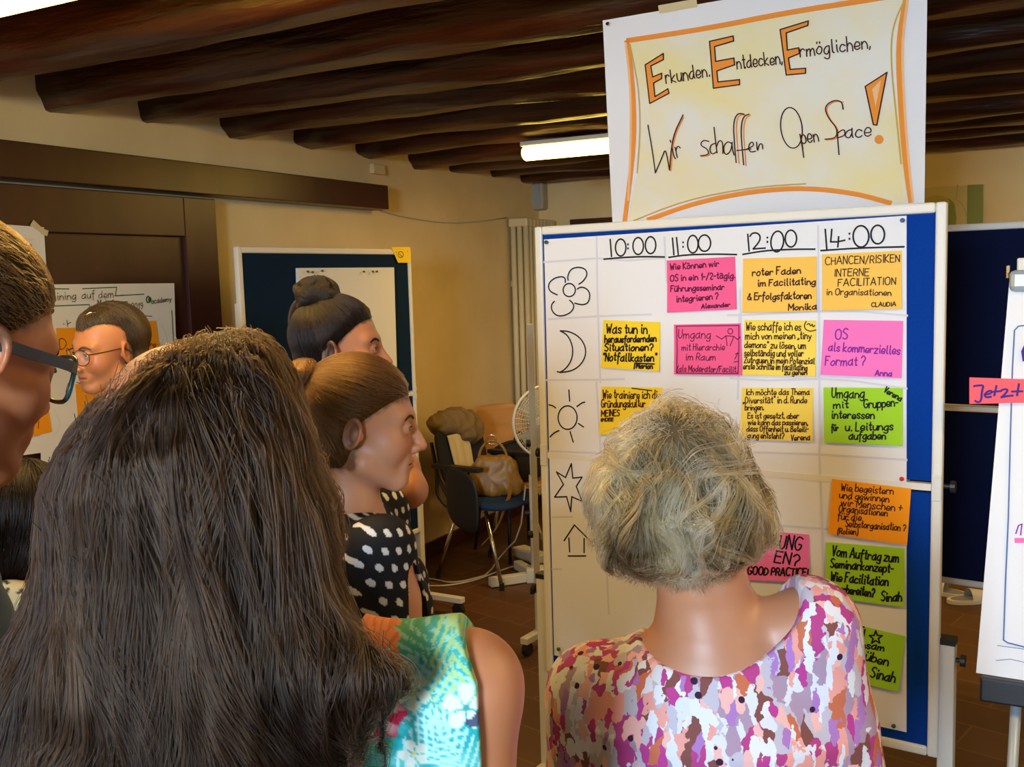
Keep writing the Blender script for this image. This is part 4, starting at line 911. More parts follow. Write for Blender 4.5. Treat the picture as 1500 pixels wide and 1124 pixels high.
def normals_of(f, P, e=0.002):
    P = P.astype(np.float32); g = np.stack([f(P + A_([e if i == j else 0 for j in range(3)])) - f(P - A_([e if i == j else 0 for j in range(3)])) for i in range(3)], 1)
    return g / (np.linalg.norm(g, axis=1, keepdims=True) + 1e-9)

# ------------------------------------------------------------------ head
def head_sdf(Q, o):
    """local head space: +Y is where the face looks, +Z up, origin between the ears"""
    Q = np.concatenate([np.abs(Q[:, :1]), Q[:, 1:]], 1)
    j = o.get('jaw', 1.0); nl = o.get('nose', 1.0); fat = o.get('fat', 0.0)
    d = ell(Q, (0, -.012, .036), (.074, .096, .086))
    d = smin(d, ell(Q, (0, .034, -.020), (.059, .057, .078)), .03)
    d = smin(d, cap(Q, (.047 * j, .008, -.066), (.014, .066, -.098), .020 + fat, .017 + fat), .03)
    d = smin(d, ell(Q, (0, .068, -.099), (.024, .020, .017)), .02)
    d = smin(d, ell(Q, (.036, .055, -.030), (.026, .024, .026)), .028)                 # cheek
    d = smin(d, cap(Q, (.044, .066, .022), (.004, .083, .020), .010), .018)             # brow
    d = smax(d, -ell(Q, (.033, .106, -.002), (.022, .022, .015)), .022)                 # eye socket
    nt = .092 + .024 * nl
    d = smin(d, cap(Q, (0, .084, .012), (0, nt - .004, -.034), .0075, .0105), .014)
    d = smin(d, ell(Q, (.0125, nt - .017, -.039), (.0085, .012, .0085)), .007)
    d = smax(d, -ell(Q, (.007, nt - .012, -.0485), (.0032, .006, .004)), .004)          # nostril
    d = smin(d, ell(Q, (0, .081, -.066), (.030, .0115, .019)), .016)
    d = smin(d, cap(Q, (.025, .0800, -.0668), (.004, .0935, -.0622), .0032, .0050), .006)
    d = smin(d, cap(Q, (.022, .0805, -.0692), (0, .0918, -.0733), .0036, .0060), .006)
    d = smax(d, -ell(Q, (0, .096, -.0674), (.026, .018, .0012)), .003)
    # lids around the eyeball, with an opening
    lid = smax(sph(Q, (.031, .0765, .001), .0137), -ell(Q, (.031, .090, .0005), (.0125, .012, o.get('open', .0036))), .002)
    d = smin(d, lid, .003)
    # ear
    er = o.get('ear', 1.0); Re = Euler((math.radians(-12), 0, math.radians(-22))).to_matrix(); Re = np.array(Re)
    ec = (.077, -.012, -.006); e = ell(Q, ec, (.006, .0185 * er, .031 * er), Re)
    e = smax(e, -ell(Q, (.083, -.008, -.005), (.006, .011 * er, .0195 * er), Re), .004)
    q = (Q - A_(ec)) @ A_(Re); ring = np.sqrt((np.sqrt((q[:, 1] / (.0165 * er)) ** 2 + (q[:, 2] / (.0285 * er)) ** 2) - 1) ** 2 * .0004 + (q[:, 0] - .004) ** 2) - .0034
    e = smin(e, ring, .004); e = smin(e, ell(Q, (.0775, .003, -.010), (.004, .004, .008)), .003)
    return smin(d, e, .008)
def face_paint(Q, base, lips, o):
    c = np.tile(np.array(base), (len(Q), 1)); x = np.abs(Q[:, 0])
    def blend(col_, w): c[:] = c * (1 - w[:, None]) + np.array(col_) * w[:, None]
    bl = np.array(base) * np.array((1.05, .70, .62))
    g = lambda cx, cy, cz, r: np.exp(-((x - cx) ** 2 + (Q[:, 1] - cy) ** 2 + (Q[:, 2] - cz) ** 2) / r ** 2)
    blend(bl, .7 * g(.040, .068, -.030, .024)); blend(bl, .6 * g(0, .114, -.036, .014)); blend(bl, .4 * g(.08, -.012, -.006, .030))
    lip = np.clip(1.6 - np.sqrt((x / .026) ** 2 + ((Q[:, 2] + .0675) / .0095) ** 2) * 1.6, 0, 1) * (Q[:, 1] > .075); blend(lips, lip * .85)
    return c
def skinmat(name, sheen=0.45):
    return mat(name, (.6, .3, .2), sheen, attr='paint', sss=0.12, bump=((260, 260, 260), 0.06, 0.001))
M['skin'] = skinmat('skin')
M['lash'] = mat('eyelash', (0.012, 0.008, 0.006), 0.6); M['eye_white'] = mat('eye_white', (0.42, 0.37, 0.32), 0.25); M['iris'] = mat('iris_brown', (0.06, 0.03, 0.015), 0.1)

# ------------------------------------------------------------------ hair
def hairmat(name, color, rough=0.42, rrough=0.5, random_color=None):
    m = bpy.data.materials.new(name); m.use_nodes = True; nt = m.node_tree; nt.nodes.clear()
    out = nt.nodes.new('ShaderNodeOutputMaterial'); h = nt.nodes.new('ShaderNodeBsdfHairPrincipled'); h.parametrization = 'COLOR'
    h.inputs['Color'].default_value = (*color, 1); h.inputs['Roughness'].default_value = rough; h.inputs['Radial Roughness'].default_value = rrough
    h.inputs['IOR'].default_value = 1.40; h.inputs['Random Roughness'].default_value = 0.2
    a = nt.nodes.new('ShaderNodeAttribute'); a.attribute_name = 'tint'; nt.links.new(a.outputs['Color'], h.inputs['Color'])
    m['cols'] = [x for c in (random_color or [color, color]) for x in c]
    nt.links.new(h.outputs[0], out.inputs[0]); return m
def strands_obj(name, paths, radius, m, parent, clump=60.0):
    """paths: (N, n, 3) world"""
    N, n = paths.shape[:2]; base = np.array(wloc(parent)); cu = bpy.data.hair_curves.new(name); cu.add_curves([n] * N)
    cu.points.foreach_set('position', (paths - base).astype(np.float32).ravel())
    tp = np.linspace(0, 1, n); rad = radius * np.clip(1.15 - tp ** 3 * 0.9, .15, 1.0)
    a = cu.attributes.get('radius') or cu.attributes.new('radius', 'FLOAT', 'POINT')
    a.data.foreach_set('value', np.tile(rad, N).astype(np.float32)); cu.materials.append(m)
    cols = np.array(m['cols']).reshape(-1, 3); mid = paths[:, n // 2].astype(np.float32)
    t = np.clip(.5 + .85 * wob(mid * A_((1, 1, .35)), clump, 3.0) + rng.normal(0, .17, N), 0, .999) * (len(cols) - 1)      # each strand's own colour, alike within a lock
    i = t.astype(int); fr = (t - i)[:, None]; c = cols[i] * (1 - fr) + cols[np.minimum(i + 1, len(cols) - 1)] * fr
    ca = cu.attributes.new('tint', 'FLOAT_COLOR', 'CURVE'); ca.data.foreach_set('color', np.hstack([c, np.ones((N, 1))]).astype(np.float32).ravel())
    o = bpy.data.objects.new(name, cu); return link(o, parent)
def grow(f, starts, dirf, n, step, lift=(-.003, .004), stop=None, keep=0.6, spread=0.0, flip=0.0, sr=None):
    """strands that follow the surface of the hair volume f"""
    P = starts.astype(np.float32).copy(); N = len(P); lv = rng.uniform(lift[0], lift[1], N).astype(np.float32); out = [P.copy()]; pd = None; alive = np.ones(N, bool)
    sr = rng.normal(0, 1, (N, 3)).astype(np.float32) if sr is None else sr.astype(np.float32)
    st = (step * rng.uniform(.75, 1.15, N)).astype(np.float32)
    for i in range(n - 1):
        nr = normals_of(f, P); d = dirf(P, i / (n - 1)) + sr * spread
        d -= nr * (d * nr).sum(1, keepdims=True); d /= np.linalg.norm(d, axis=1, keepdims=True) + 1e-9
        if pd is not None: d = d * (1 - keep) + pd * keep; d /= np.linalg.norm(d, axis=1, keepdims=True) + 1e-9
        if stop is not None: alive &= ~stop(P)
        Pn = P + d * (st * np.where(alive, 1.0, 0.02))[:, None]; e = f(Pn); Pn = Pn - nr * np.clip(e - lv - flip * np.maximum(lv, 0) * (i / n) ** 2, -.012, .012)[:, None]
        pd = d; P = Pn.astype(np.float32); out.append(P.copy())
    return np.stack(out, 1)

# ------------------------------------------------------------------ people
def rotm(yaw, pitch=0.0, roll=0.0):
    """yaw clockwise from straight ahead, pitch up, roll to the right shoulder (degrees); columns = local axes in the world"""
    e = Matrix.Rotation(-math.radians(yaw), 3, 'Z') @ Matrix.Rotation(math.radians(pitch), 3, 'X') @ Matrix.Rotation(math.radians(roll), 3, 'Y')
    return np.array(e, np.float32)
def mir(p, N, R): return p - R * (2 * ((p - N) @ R))
class Person: pass
def person(name, label, hc, hrot, J, skin, lips, o=None, tw=1.0, zcut=None, h=0.0026, group=None, ground=None, trousers=None, extra_body=None):
    """J: N neck base, SL SR shoulders, EL ER elbows, WL WR wrists, HC hips. The upper body is one skin; trousers and clothes are children."""
    o = o or {}; p = Person(); p.o = o; J = {k: np.array(v, float) for k, v in J.items()}; p.J = J; sc_ = o.get('scale', 1.0)
    R = J['SR'] - J['SL']; R[2] = 0; R /= np.linalg.norm(R); Fv = np.array([-R[1], R[0], 0]); p.R, p.F = R, Fv
    g = ground if ground is not None else J['HC'][:2]
    p.root = thing(name, (g[0], g[1], 0), label, 'person', group)
    hc = np.array(hc, float); p.hc = hc; p.rot = hrot
    p.tol = lambda P: ((P - A_(hc)) @ hrot) / sc_
    p.tow = lambda q: hc + (np.array(q, float) * sc_) @ np.array(hrot, float).T
    N, HC = J['N'], J['HC']; L = N - HC
    ROWS = [(-.06, .165, .115), (.05, .175, .120), (.25, .155, .108), (.42, .145, .104), (.62, .165, .118), (.78, .172, .118), (.90, .135, .090), (.97, .085, .068), (1.02, .060, .058)]
    p.rows = [((HC + L * s)[2], (HC + L * s)[0], (HC + L * s)[1], a * tw, b * tw * o.get('depth', 1.0)) for s, a, b in ROWS]
    def torso(P):
        d = stack(P, p.rows, R, Fv, .03)
        for S in ('SL', 'SR'):
            d = smin(d, cap(P, N * .75 + HC * .25 * 0 + J[S] * .25 - np.array([0, 0, .045]), J[S] - np.array([0, 0, .005]), .048 * tw, .046 * tw), .05)
        if o.get('bust'):
            c = HC + L * .68 + Fv * .085 * tw
            for s in (-1, 1): d = smin(d, ell(P, c + R * s * .07, (.06, .06, .06)), .05)
        return d
    def arms(P, r=1.0):
        d = None
        for s in 'LR':
            a = chain(P, [J['S' + s], J['S' + s] * .55 + J['E' + s] * .45, J['E' + s]], [.047 * r, .043 * r, .036 * r], .02)
            a = smin(a, chain(P, [J['E' + s], J['E' + s] * .7 + J['W' + s] * .3, J['W' + s]], [.036 * r, .038 * r, .026 * r], .02), .02)
            d = a if d is None else np.minimum(d, a)
        return d
    def hands(P):
        d = None
        for s in 'LR':
            w = J['W' + s]; fa = w - J['E' + s]; fa /= np.linalg.norm(fa); sd = np.cross(fa, Fv); sd /= np.linalg.norm(sd) + 1e-9; nn = np.cross(sd, fa)
            a = ell(P, w + fa * .045, (.04, .018, .05), np.stack([sd, nn, fa], 1))
            for i, l in enumerate((.060, .072, .068, .052)):
                b0 = w + fa * .082 + sd * (.026 - i * .0175); b1 = b0 + fa * l * .55 + nn * .010; b2 = b1 + fa * l * .4 + nn * .022
                a = smin(a, chain(P, [b0, b1, b2], [.0088, .0082, .007], .004), .006)
            t0 = w + fa * .03 + sd * .03; t1 = t0 + fa * .03 + sd * .022 + nn * .01; t2 = t1 + fa * .028 + sd * .004 + nn * .012
            a = smin(a, chain(P, [t0, t1, t2], [.011, .010, .008], .005), .01)
            d = a if d is None else np.minimum(d, a)
        return d
    nt = p.tow((0, -.026, -.05)); nr = o.get('neck', .052)
    def neck(P): return chain(P, [nt, nt * .45 + N * .55 + Fv * .004, N - np.array([0, 0, .03])], [nr * .98, nr, nr * 1.12], .02)
    def body(P):
        d = smin(torso(P), neck(P), .05); d = smin(d, arms(P), .035); d = smin(d, hands(P), .012)
        if extra_body: d = smin(d, extra_body(P), .02)
        return d
    p.torso, p.arms, p.neck, p.body = torso, arms, neck, body
    zc = zcut if zcut is not None else HC[2] + .05
    def skin_f(P):
        return smax(smin(body(P), head_sdf(p.tol(P), o) * sc_, .022), zc - P[:, 2], .005)
    p.skin_f = skin_f
    pts = np.array(list(J.values()) + [hc]); ext = .2
    lo, hi = pts.min(0) - ext, pts.max(0) + ext; lo[2] = zc - .02
    v, q = snet(skin_f, lo, hi, h)
    Q = p.tol(v.astype(np.float32)); c = face_paint(Q, skin, lips, o)
    p.skin = fastmesh('body', v, q, M['skin'], p.root, c)
    if o.get('eyes', True):
        for s in (-1, 1):
            R3 = np.array(hrot, float); cE = p.tow((s * .031, .0765, .001)); mb = MB().sphere(cE, .0126 * sc_, 20, 14)
            e = mb.build('eye', M['eye_white'], p.root, smooth=True); e.data.materials.append(M['iris'])
            gz = R3 @ np.array([o.get('gaze', 0.0), 1.0, o.get('gazez', -.05)]); gz /= np.linalg.norm(gz)
            for f in e.data.polygons:
                cc_ = np.array(f.center) + np.array(e.location) + np.array(p.root.location) - cE
                if cc_ @ gz > .0126 * sc_ * .80: f.material_index = 1
    if o.get('brow') is not None:
        for s in (-1, 1):
            pl_ = []
            for a in np.linspace(.12 * pi, .94 * pi, 9): pl_.append((s * (.031 - .0118 * cos(a)), .0905 - .011 * (cos(a)) ** 2, .0005 + .0042 * sin(a)))
            MB().tube([p.tow(x) for x in pl_], .0011, 5).build('eyelashes', M['lash'], p.root, smooth=True)
        for s in (-1, 1):
            pl = [(s * .014, .0925, .017), (s * .026, .0930, .0235), (s * .038, .0850, .0235), (s * .048, .0755, .0175)]
            P4 = np.array(smooth(pl, 2), np.float32)
            for _ in range(3):
                dd = head_sdf(P4, o); P4 = P4 - normals_of(lambda z: head_sdf(z, o), P4) * dd[:, None]
            k = len(P4); MB().tube([p.tow(x) for x in P4], [.0013 + .0019 * sin(pi * (i + 1) / (k + 1)) for i in range(k)], 6).build('eyebrow', o['brow'], p.root, smooth=True)
    if trousers is not None:
        gz = 0.0
        def leg(P, s, r=1.0):
            hp = HC + R * s * .085 - np.array([0, 0, .04]); ft = np.array([*(np.array(g) + (R * s * .10)[:2]), .09]); kn = (hp + ft) / 2 + Fv * .02
            return chain(P, [hp, kn, ft], [.088 * tw, .062 * tw, .048 * tw], .03), ft
        def tf(P): return smin(stack(P, [(HC[2] - .12, HC[0], HC[1], .16 * tw, .115 * tw), (HC[2] - .02, HC[0], HC[1], .182 * tw, .126 * tw), (HC[2] + .09, HC[0], HC[1], .168 * tw, .118 * tw)], R, Fv, .03), np.minimum(leg(P, -1)[0], leg(P, 1)[0]), .04)
        lo = np.array([min(HC[0], g[0]) - .3, min(HC[1], g[1]) - .3, .03]); hi = np.array([max(HC[0], g[0]) + .3, max(HC[1], g[1]) + .3, HC[2] + .13])
        v, q = snet(tf, lo, hi, .011); fastmesh('trousers', v, q, trousers, p.root)
        for s in (-1, 1):
            ft = leg(np.zeros((1, 3), np.float32), s)[1]; b = np.array([ft[0], ft[1], 0.0])
            sf = lambda P: smax(smin(ell(P, b + Fv * .05 + Zu * .03, (.048, .13, .045), np.stack([R, Fv, Zu], 1)), ell(P, b - Fv * .02 + Zu * .06, (.045, .06, .06), np.stack([R, Fv, Zu], 1)), .03), .003 - P[:, 2], .004)
            v, q = snet(sf, b - .22, b + .25, .009); fastmesh('shoe', v, q, M['black'], p.root)
    return p
def garment(p, name, f, m, lo, hi, h, paint=None, label=None):
    v, q = snet(f, lo, hi, h); c = paint(v) if paint is not None else None
    o = fastmesh(name, v, q, m, p.root, c)
    if label: o['label'] = label
    return o
def box_of(p, zlo, zhi, r=.34):
    c = (p.J['N'] + p.J['HC']) / 2; return np.array([c[0] - r, c[1] - r, zlo]), np.array([c[0] + r, c[1] + r, zhi])
def cap_hair(p, t, side=0.0, front=.088, temple=(.03, .62), nape=-.085, behind=-.012, extra=None, tb=0.0):
    """hair hugging the skull, off the face: above the forehead line, behind the ears down to the nape"""
    def f(P):
        Q = p.tol(P); d = ell(Q, (0, -.014 - tb / 2, .036), (.076, .096 + tb / 2, .087))
        d = smin(d, ell(Q, (0, -.045, -.045), (.055, .042, .05)), .03)
        a = temple[0] + Q[:, 1] * temple[1] - Q[:, 2] - .010 * np.cos(np.clip(Q[:, 0] / .07, -1, 1) * pi) - side * np.clip((np.abs(Q[:, 0]) - .02) / .045, 0, 1)      # above the hairline (front part)
        b = smax(Q[:, 1] - behind, nape - Q[:, 2], .01)                                                               # behind the ear
        rg = smin(a, b, .02); d = d - (.0012 + t * np.clip(-rg / .030, 0, 1)); d = smax(d, rg, .003)
        if extra is not None: d = smin(d, extra(Q), .012)
        return d
    return f
def tuft_dirs(p, to, down=0.0):
    tw_ = p.tow(to)
    def d(P, t):
        v = A_(tw_) - P; v = v / (np.linalg.norm(v, axis=1, keepdims=True) + 1e-6); return v + A_((0, 0, -down))
    return d
def hair_piece(p, f, lo, hi, h, mbase, mstr, n, pts, step, dirf, rad, lift=(-.002, .003), stop=None, keep=.6, spread=.1, sel=None, name='hair', flip=0.0, clump=60.0):
    v, q = snet(f, lo, hi, h); ob = fastmesh(name, v, q, mbase, p.root)
    s = v if sel is None else v[sel(v)]
    st = s[rng.integers(0, len(s), n)] + rng.normal(0, h * .5, (n, 3))
    strands_obj('hair_strands', grow(f, st, dirf, pts, step, lift, stop, keep, spread, flip), rad, mstr, ob, clump)
    return ob, v
def locks(f, verts, K, m, dirf, pts, step, lift, spread, rad, mstr, parent, r=.006, keep=.6, flip=0.0, stop=None, clump=40.0):
    """loose locks: bundles of strands that travel together over the hair"""
    c = verts[rng.integers(0, len(verts), K)]; st = np.repeat(c, m, 0) + rng.normal(0, r, (K * m, 3)); sr = np.repeat(rng.normal(0, 1, (K, 3)), m, 0) * spread + rng.normal(0, .05, (K * m, 3))
    strands_obj('hair_lock', grow(f, st, dirf, pts, step, lift, stop, keep, 1.0, flip, sr), rad, mstr, parent, clump)
def bun_dirs(c, ax):
    def d(P, t):
        v = P - A_(c); a = np.cross(v, A_(ax)); return a / (np.linalg.norm(a, axis=1, keepdims=True) + 1e-6) + .25 * A_(ax)
    return d

def stubble(p, rg, color, w=.010, amt=.85):
    """short hair roots on the skin just outside the hairline"""
    me = p.skin.data; n = len(me.vertices); v = np.empty(n * 3, np.float32); me.vertices.foreach_get('co', v); v = v.reshape(-1, 3) + np.array(p.root.location, np.float32)
    at = me.color_attributes['paint']; c = np.empty(n * 4, np.float32); at.data.foreach_get('color', c); c = c.reshape(-1, 4)
    d = rg(p.tol(v)) + .004 * wob(v, 300)
    k = (np.clip(1 - d / w, 0, 1) ** 1.5 * amt)[:, None]; c[:, :3] = c[:, :3] * (1 - k) + np.array(color) * k; at.data.foreach_set('color', c.ravel())
def hairline(temple, nape, behind, side=0.0):
    def rg(Q):
        a = temple[0] + Q[:, 1] * temple[1] - Q[:, 2] - .010 * np.cos(np.clip(Q[:, 0] / .07, -1, 1) * pi) - side * np.clip((np.abs(Q[:, 0]) - .02) / .045, 0, 1)
        return smin(a, smax(Q[:, 1] - behind, nape - Q[:, 2], .01), .02)
    return rg
# ================================================================== the people
TR_ = mat('dark_trousers', (0.02, 0.022, 0.03), 0.9)
SK_A, SK_B, SK_C = (0.42, 0.18, 0.09), (0.50, 0.20, 0.09), (0.47, 0.18, 0.075)
LIP = (0.36, 0.09, 0.07)
down = np.array([0, 0, -1.0])

# ---- grey-blond woman from behind, in front of the schedule
DB = 1.30
J = dict(N=atY(1040, 928, DB), SL=atY(872, 1012, DB + .05), SR=atY(1182, 918, DB - .03), EL=atY(852, 1300, DB + .08), ER=atY(1243, 1215, DB - .01))
J['WL'] = J['EL'] + np.array([.05, .13, -.19]); J['WR'] = J['ER'] + np.array([-.02, .20, .02]); J['HC'] = J['N'] + np.array([0.0, .03, -.53])
pb = person('person', 'woman with wavy grey-blond bob in a pink and white floral top facing the schedule', atY(1008, 738, DB + .02), rotm(4, -10, -5), J, SK_A, LIP, dict(eyes=True, neck=.057, scale=.95), tw=1.02, h=.0036, trousers=TR_)
M['floral'] = mat('floral_blouse', (.6, .5, .5), 0.75, spec=0.25)
def floral_nodes(m):
    nt = m.node_tree; b = nt.nodes['Principled BSDF']; tc = nt.nodes.new('ShaderNodeTexCoord')
    L = nt.links.new
    def chainv(scale, dist, nscale, loc=(0, 0, 0)):
        mp = nt.nodes.new('ShaderNodeMapping'); mp.inputs['Scale'].default_value = scale; mp.inputs['Location'].default_value = loc; mp.inputs['Rotation'].default_value = (0, 0.25, 0)
        n = nt.nodes.new('ShaderNodeTexNoise'); n.inputs['Scale'].default_value = nscale; n.inputs['Detail'].default_value = 3
        mx = nt.nodes.new('ShaderNodeMix'); mx.data_type = 'RGBA'; mx.blend_type = 'LINEAR_LIGHT'; mx.inputs[0].default_value = dist
        v = nt.nodes.new('ShaderNodeTexVoronoi'); v.inputs['Scale'].default_value = 1.0
        L(tc.outputs['Object'], mp.inputs[0]); L(tc.outputs['Object'], n.inputs['Vector']); L(mp.outputs[0], mx.inputs[6]); L(n.outputs['Color'], mx.inputs[7]); L(mx.outputs[2], v.inputs['Vector'])
        s = nt.nodes.new('ShaderNodeSeparateColor'); L(v.outputs['Color'], s.inputs[0]); return s, v
    def ramp(sock, cols):
        r = nt.nodes.new('ShaderNodeValToRGB'); r.color_ramp.interpolation = 'CONSTANT'; e = r.color_ramp.elements
        e[0].position = 0; e[0].color = (*cols[0][1], 1); e[1].position = cols[1][0]; e[1].color = (*cols[1][1], 1)
        for p_, c_ in cols[2:]: x = e.new(p_); x.color = (*c_, 1)
        L(sock, r.inputs[0]); return r
    s1, v1 = chainv((60, 60, 25), 0.55, 60)
    base = ramp(s1.outputs[0], [(0, (.62, .61, .65)), (.26, (.47, .42, .48)), (.50, (.36, .24, .32)), (.62, (.40, .045, .19)), (.76, (.72, .30, .25)), (.86, (.50, .13, .06)), (.93, (.19, .06, .05))])
    s2, v2 = chainv((95, 95, 32), 0.5, 80, (5, 3, 1))
    top = ramp(s2.outputs[1], [(0, (.66, .65, .67)), (.45, (.74, .40, .36)), (.70, (.42, .04, .22)), (.85, (.36, .16, .42))])
    gt = nt.nodes.new('ShaderNodeMath'); gt.operation = 'GREATER_THAN'; gt.inputs[1].default_value = .62; L(s2.outputs[0], gt.inputs[0])
    m1 = nt.nodes.new('ShaderNodeMix'); m1.data_type = 'RGBA'; L(gt.outputs[0], m1.inputs[0]); L(base.outputs[0], m1.inputs[6]); L(top.outputs[0], m1.inputs[7])
    s3, v3 = chainv((60, 60, 60), 0.1, 20, (2, 9, 4))
    g3 = nt.nodes.new('ShaderNodeMath'); g3.operation = 'GREATER_THAN'; g3.inputs[1].default_value = .93; L(s3.outputs[0], g3.inputs[0])
    l3 = nt.nodes.new('ShaderNodeMath'); l3.operation = 'LESS_THAN'; l3.inputs[1].default_value = .28; L(v3.outputs['Distance'], l3.inputs[0])
    mu = nt.nodes.new('ShaderNodeMath'); mu.operation = 'MULTIPLY'; L(g3.outputs[0], mu.inputs[0]); L(l3.outputs[0], mu.inputs[1])
    m2 = nt.nodes.new('ShaderNodeMix'); m2.data_type = 'RGBA'; m2.inputs[7].default_value = (.03, .006, .03, 1); L(mu.outputs[0], m2.inputs[0]); L(m1.outputs[2], m2.inputs[6])
    L(m2.outputs[2], b.inputs['Base Color'])
floral_nodes(M['floral'])
nkc = atY(1037, 868, DB - .02)
def fB(P):
    d = smin(pb.torso(P), pb.arms(P), .04) - .010 + .0035 * wob(P, 30) * np.clip((1.22 - P[:, 2]) * 6, .1, 1)
    for s in 'LR':                       # sleeves to above the elbow
        S, E_ = pb.J['S' + s], pb.J['E' + s]; d = smin(d, cap(P, S, S * .15 + E_ * .85, .055, .060), .03)
    d = smax(d, -ell(P, nkc, (.118, .20, .092), np.stack([np.array([.94, 0, .34]), np.array([0, 1, 0]), np.array([-.34, 0, .94])], 1)), .004)
    for s in 'LR':
        S, E_ = pb.J['S' + s], pb.J['E' + s]; a = (E_ - S) / np.linalg.norm(E_ - S); c_ = S + (E_ - S) * .85
        near = cap(P, S, pb.J['W' + s], .09) - .0; cut = (P - A_(c_)) @ A_(a)
        d = np.where(near < 0, smax(d, np.where(cap(P, E_, pb.J['W' + s], .075) < 0, cut, -1), .004), d)
    return smax(d, pb.J['HC'][2] - .05 - P[:, 2], .004)
lo, hi = box_of(pb, pb.J['HC'][2] - .06, pb.J['SR'][2] + .12)
garment(pb, 'blouse', fB, M['floral'], lo, hi, .0045)
# hair: a bob as stacked ellipses
def px_rows(rows, depth):
    out = []
    for y, xl, xr, dy, b in rows:
        a = atY(xl, y, depth); c = atY(xr, y, depth); m_ = (a + c) / 2; out.append((m_[2], m_[0], m_[1] + dy, abs(c[0] - a[0]) / 2, b))
    return out
rowsB = px_rows([(599, 965, 1020, .0, .015), (606, 945, 1042, 0, .04), (618, 924, 1058, 0, .062), (634, 908, 1070, 0, .080), (656, 898, 1082, 0, .095), (690, 889, 1090, 0, .105), (722, 882, 1100, 0, .110), (748, 882, 1106, 0, .110), (774, 886, 1102, -.005, .105), (794, 896, 1088, -.01, .092), (812, 908, 1068, -.015, .075), (825, 928, 1048, -.02, .055)], DB - .02)
X0, Y0 = np.array([1., 0, 0]), np.array([0, 1., 0])
def hB(P):
    d = stack(P, rowsB, X0, Y0, .02)
    lw = np.clip((1.60 - P[:, 2]) * 6, .5, 1.3); return d - lw * .011 * wob(P * A_((1, 1, .6)), 62, 1.0) - .006 * wob(P * A_((1, 1, .55)), 130, 2.0)
crB = A_(atY(985, 618, DB - .09))
def dB(P, t):
    v = P - crB; r = np.linalg.norm(v, axis=1, keepdims=True); v = v / (r + .02)
    w = np.clip(1.2 - r / .10, 0, 1)
    d = v * w + A_((0, 0, -1.0)) * (1 - w * .8)
    x, z = P[:, 0], P[:, 2]
    sw = np.sin(x * 70 + 3 * np.sin(z * 28)) * 0.9 + np.sin(z * 62 + x * 35) * .7
    d[:, 0] += (sw * (.40 + .55 * t) + .35 * np.sign(x - crB[0]) * np.clip((1.50 - z) * 4, 0, .6)); d[:, 2] += .25 * np.cos(x * 90 + z * 25)
    return d
HB = mat('grey_blond_base', (0.10, 0.07, 0.035), 0.6, spec=0.12)
HBs = hairmat('grey_blond_hair', (.5, .42, .3), .40, .45, [(.03, .018, .006), (.15, .092, .03), (.30, .23, .12), (.25, .155, .045), (.42, .37, .27), (.58, .55, .48)])
zb = [r[0] for r in rowsB]
obB, vB = hair_piece(pb, hB, (min(r[1] for r in rowsB) - .16, DB - .16, min(zb) - .02), (max(r[1] for r in rowsB) + .16, DB + .13, max(zb) + .03), .0045, HB, HBs, 16000, 13, .0085, dB, .00042, lift=(-.004, .007), keep=.5, spread=.20, flip=2.2, clump=55, stop=lambda P: P[:, 2] < min(zb) + .004)
locks(hB, vB[vB[:, 2] < max(zb) - .035], 230, 45, dB, 15, .0085, (.004, .013), .55, .00042, HBs, obB, r=.0045, keep=.62, flip=1.6, stop=lambda P: P[:, 2] < min(zb) + .002, clump=45)
# ---- long-haired woman in the left foreground
DL = .93
J = dict(N=atY(405, 935, DL), SL=atY(135, 1010, DL + .06), SR=atY(684, 1002, DL - .02), EL=atY(90, 1430, DL + .08), ER=atY(700, 1440, DL - .02))
J['WL'] = J['EL'] + np.array([.08, .16, -.12]); J['WR'] = J['ER'] + np.array([-.03, .2, -.08]); J['HC'] = J['N'] + np.array([0.01, .05, -.54])
pl = person('person', 'woman with long dark brown hair and a turquoise tropical print top in the left foreground', atY(290, 690, DL), rotm(8, -4, -6), J, SK_B, LIP, dict(neck=.05), tw=1.0, h=.0036, trousers=TR_)
M['tropical'] = mat('tropical_top', (.1, .5, .5), 0.7, attr='paint', spec=0.25)
kx = np.array([1.0, 0, 0]); ctr_open = atY(392, 1192, DL - .09)
pa_, pb2 = atY(668, 915, DL - .05), atY(699, 1015, DL - .09)
def fL(P):
    d = pl.torso(P); d = smin(d, cap(P, pl.J['N'] * .6 + pl.J['SR'] * .4 - np.array([0, 0, .03]), pl.J['SR'] + np.array([-.012, 0, .0]), .052, .050), .04); d = smin(d, cap(P, pl.J['SR'], pl.J['SR'] * .4 + pl.J['ER'] * .6, .049, .050), .03) - .0055 + .0012 * wob(P, 45)
    z = P[:, 2]; xb = np.interp(z, [pb2[2] - .35, pb2[2], pa_[2]], [pb2[0] + .004, pb2[0], pa_[0]]); d = smax(d, P[:, 0] - xb.astype(np.float32), .002)
    xl = pl.J['SL'][0] + .03; d = smax(d, xl - P[:, 0], .002)
    d = smax(d, -ell(P, ctr_open, (.090, .12, .083)), .003)
    d = smax(d, -ell(P, pl.J['N'] + np.array([0, 0, .02]), (.085, .13, .055)), .003)
    return smax(d, pl.J['HC'][2] - .05 - P[:, 2], .004)
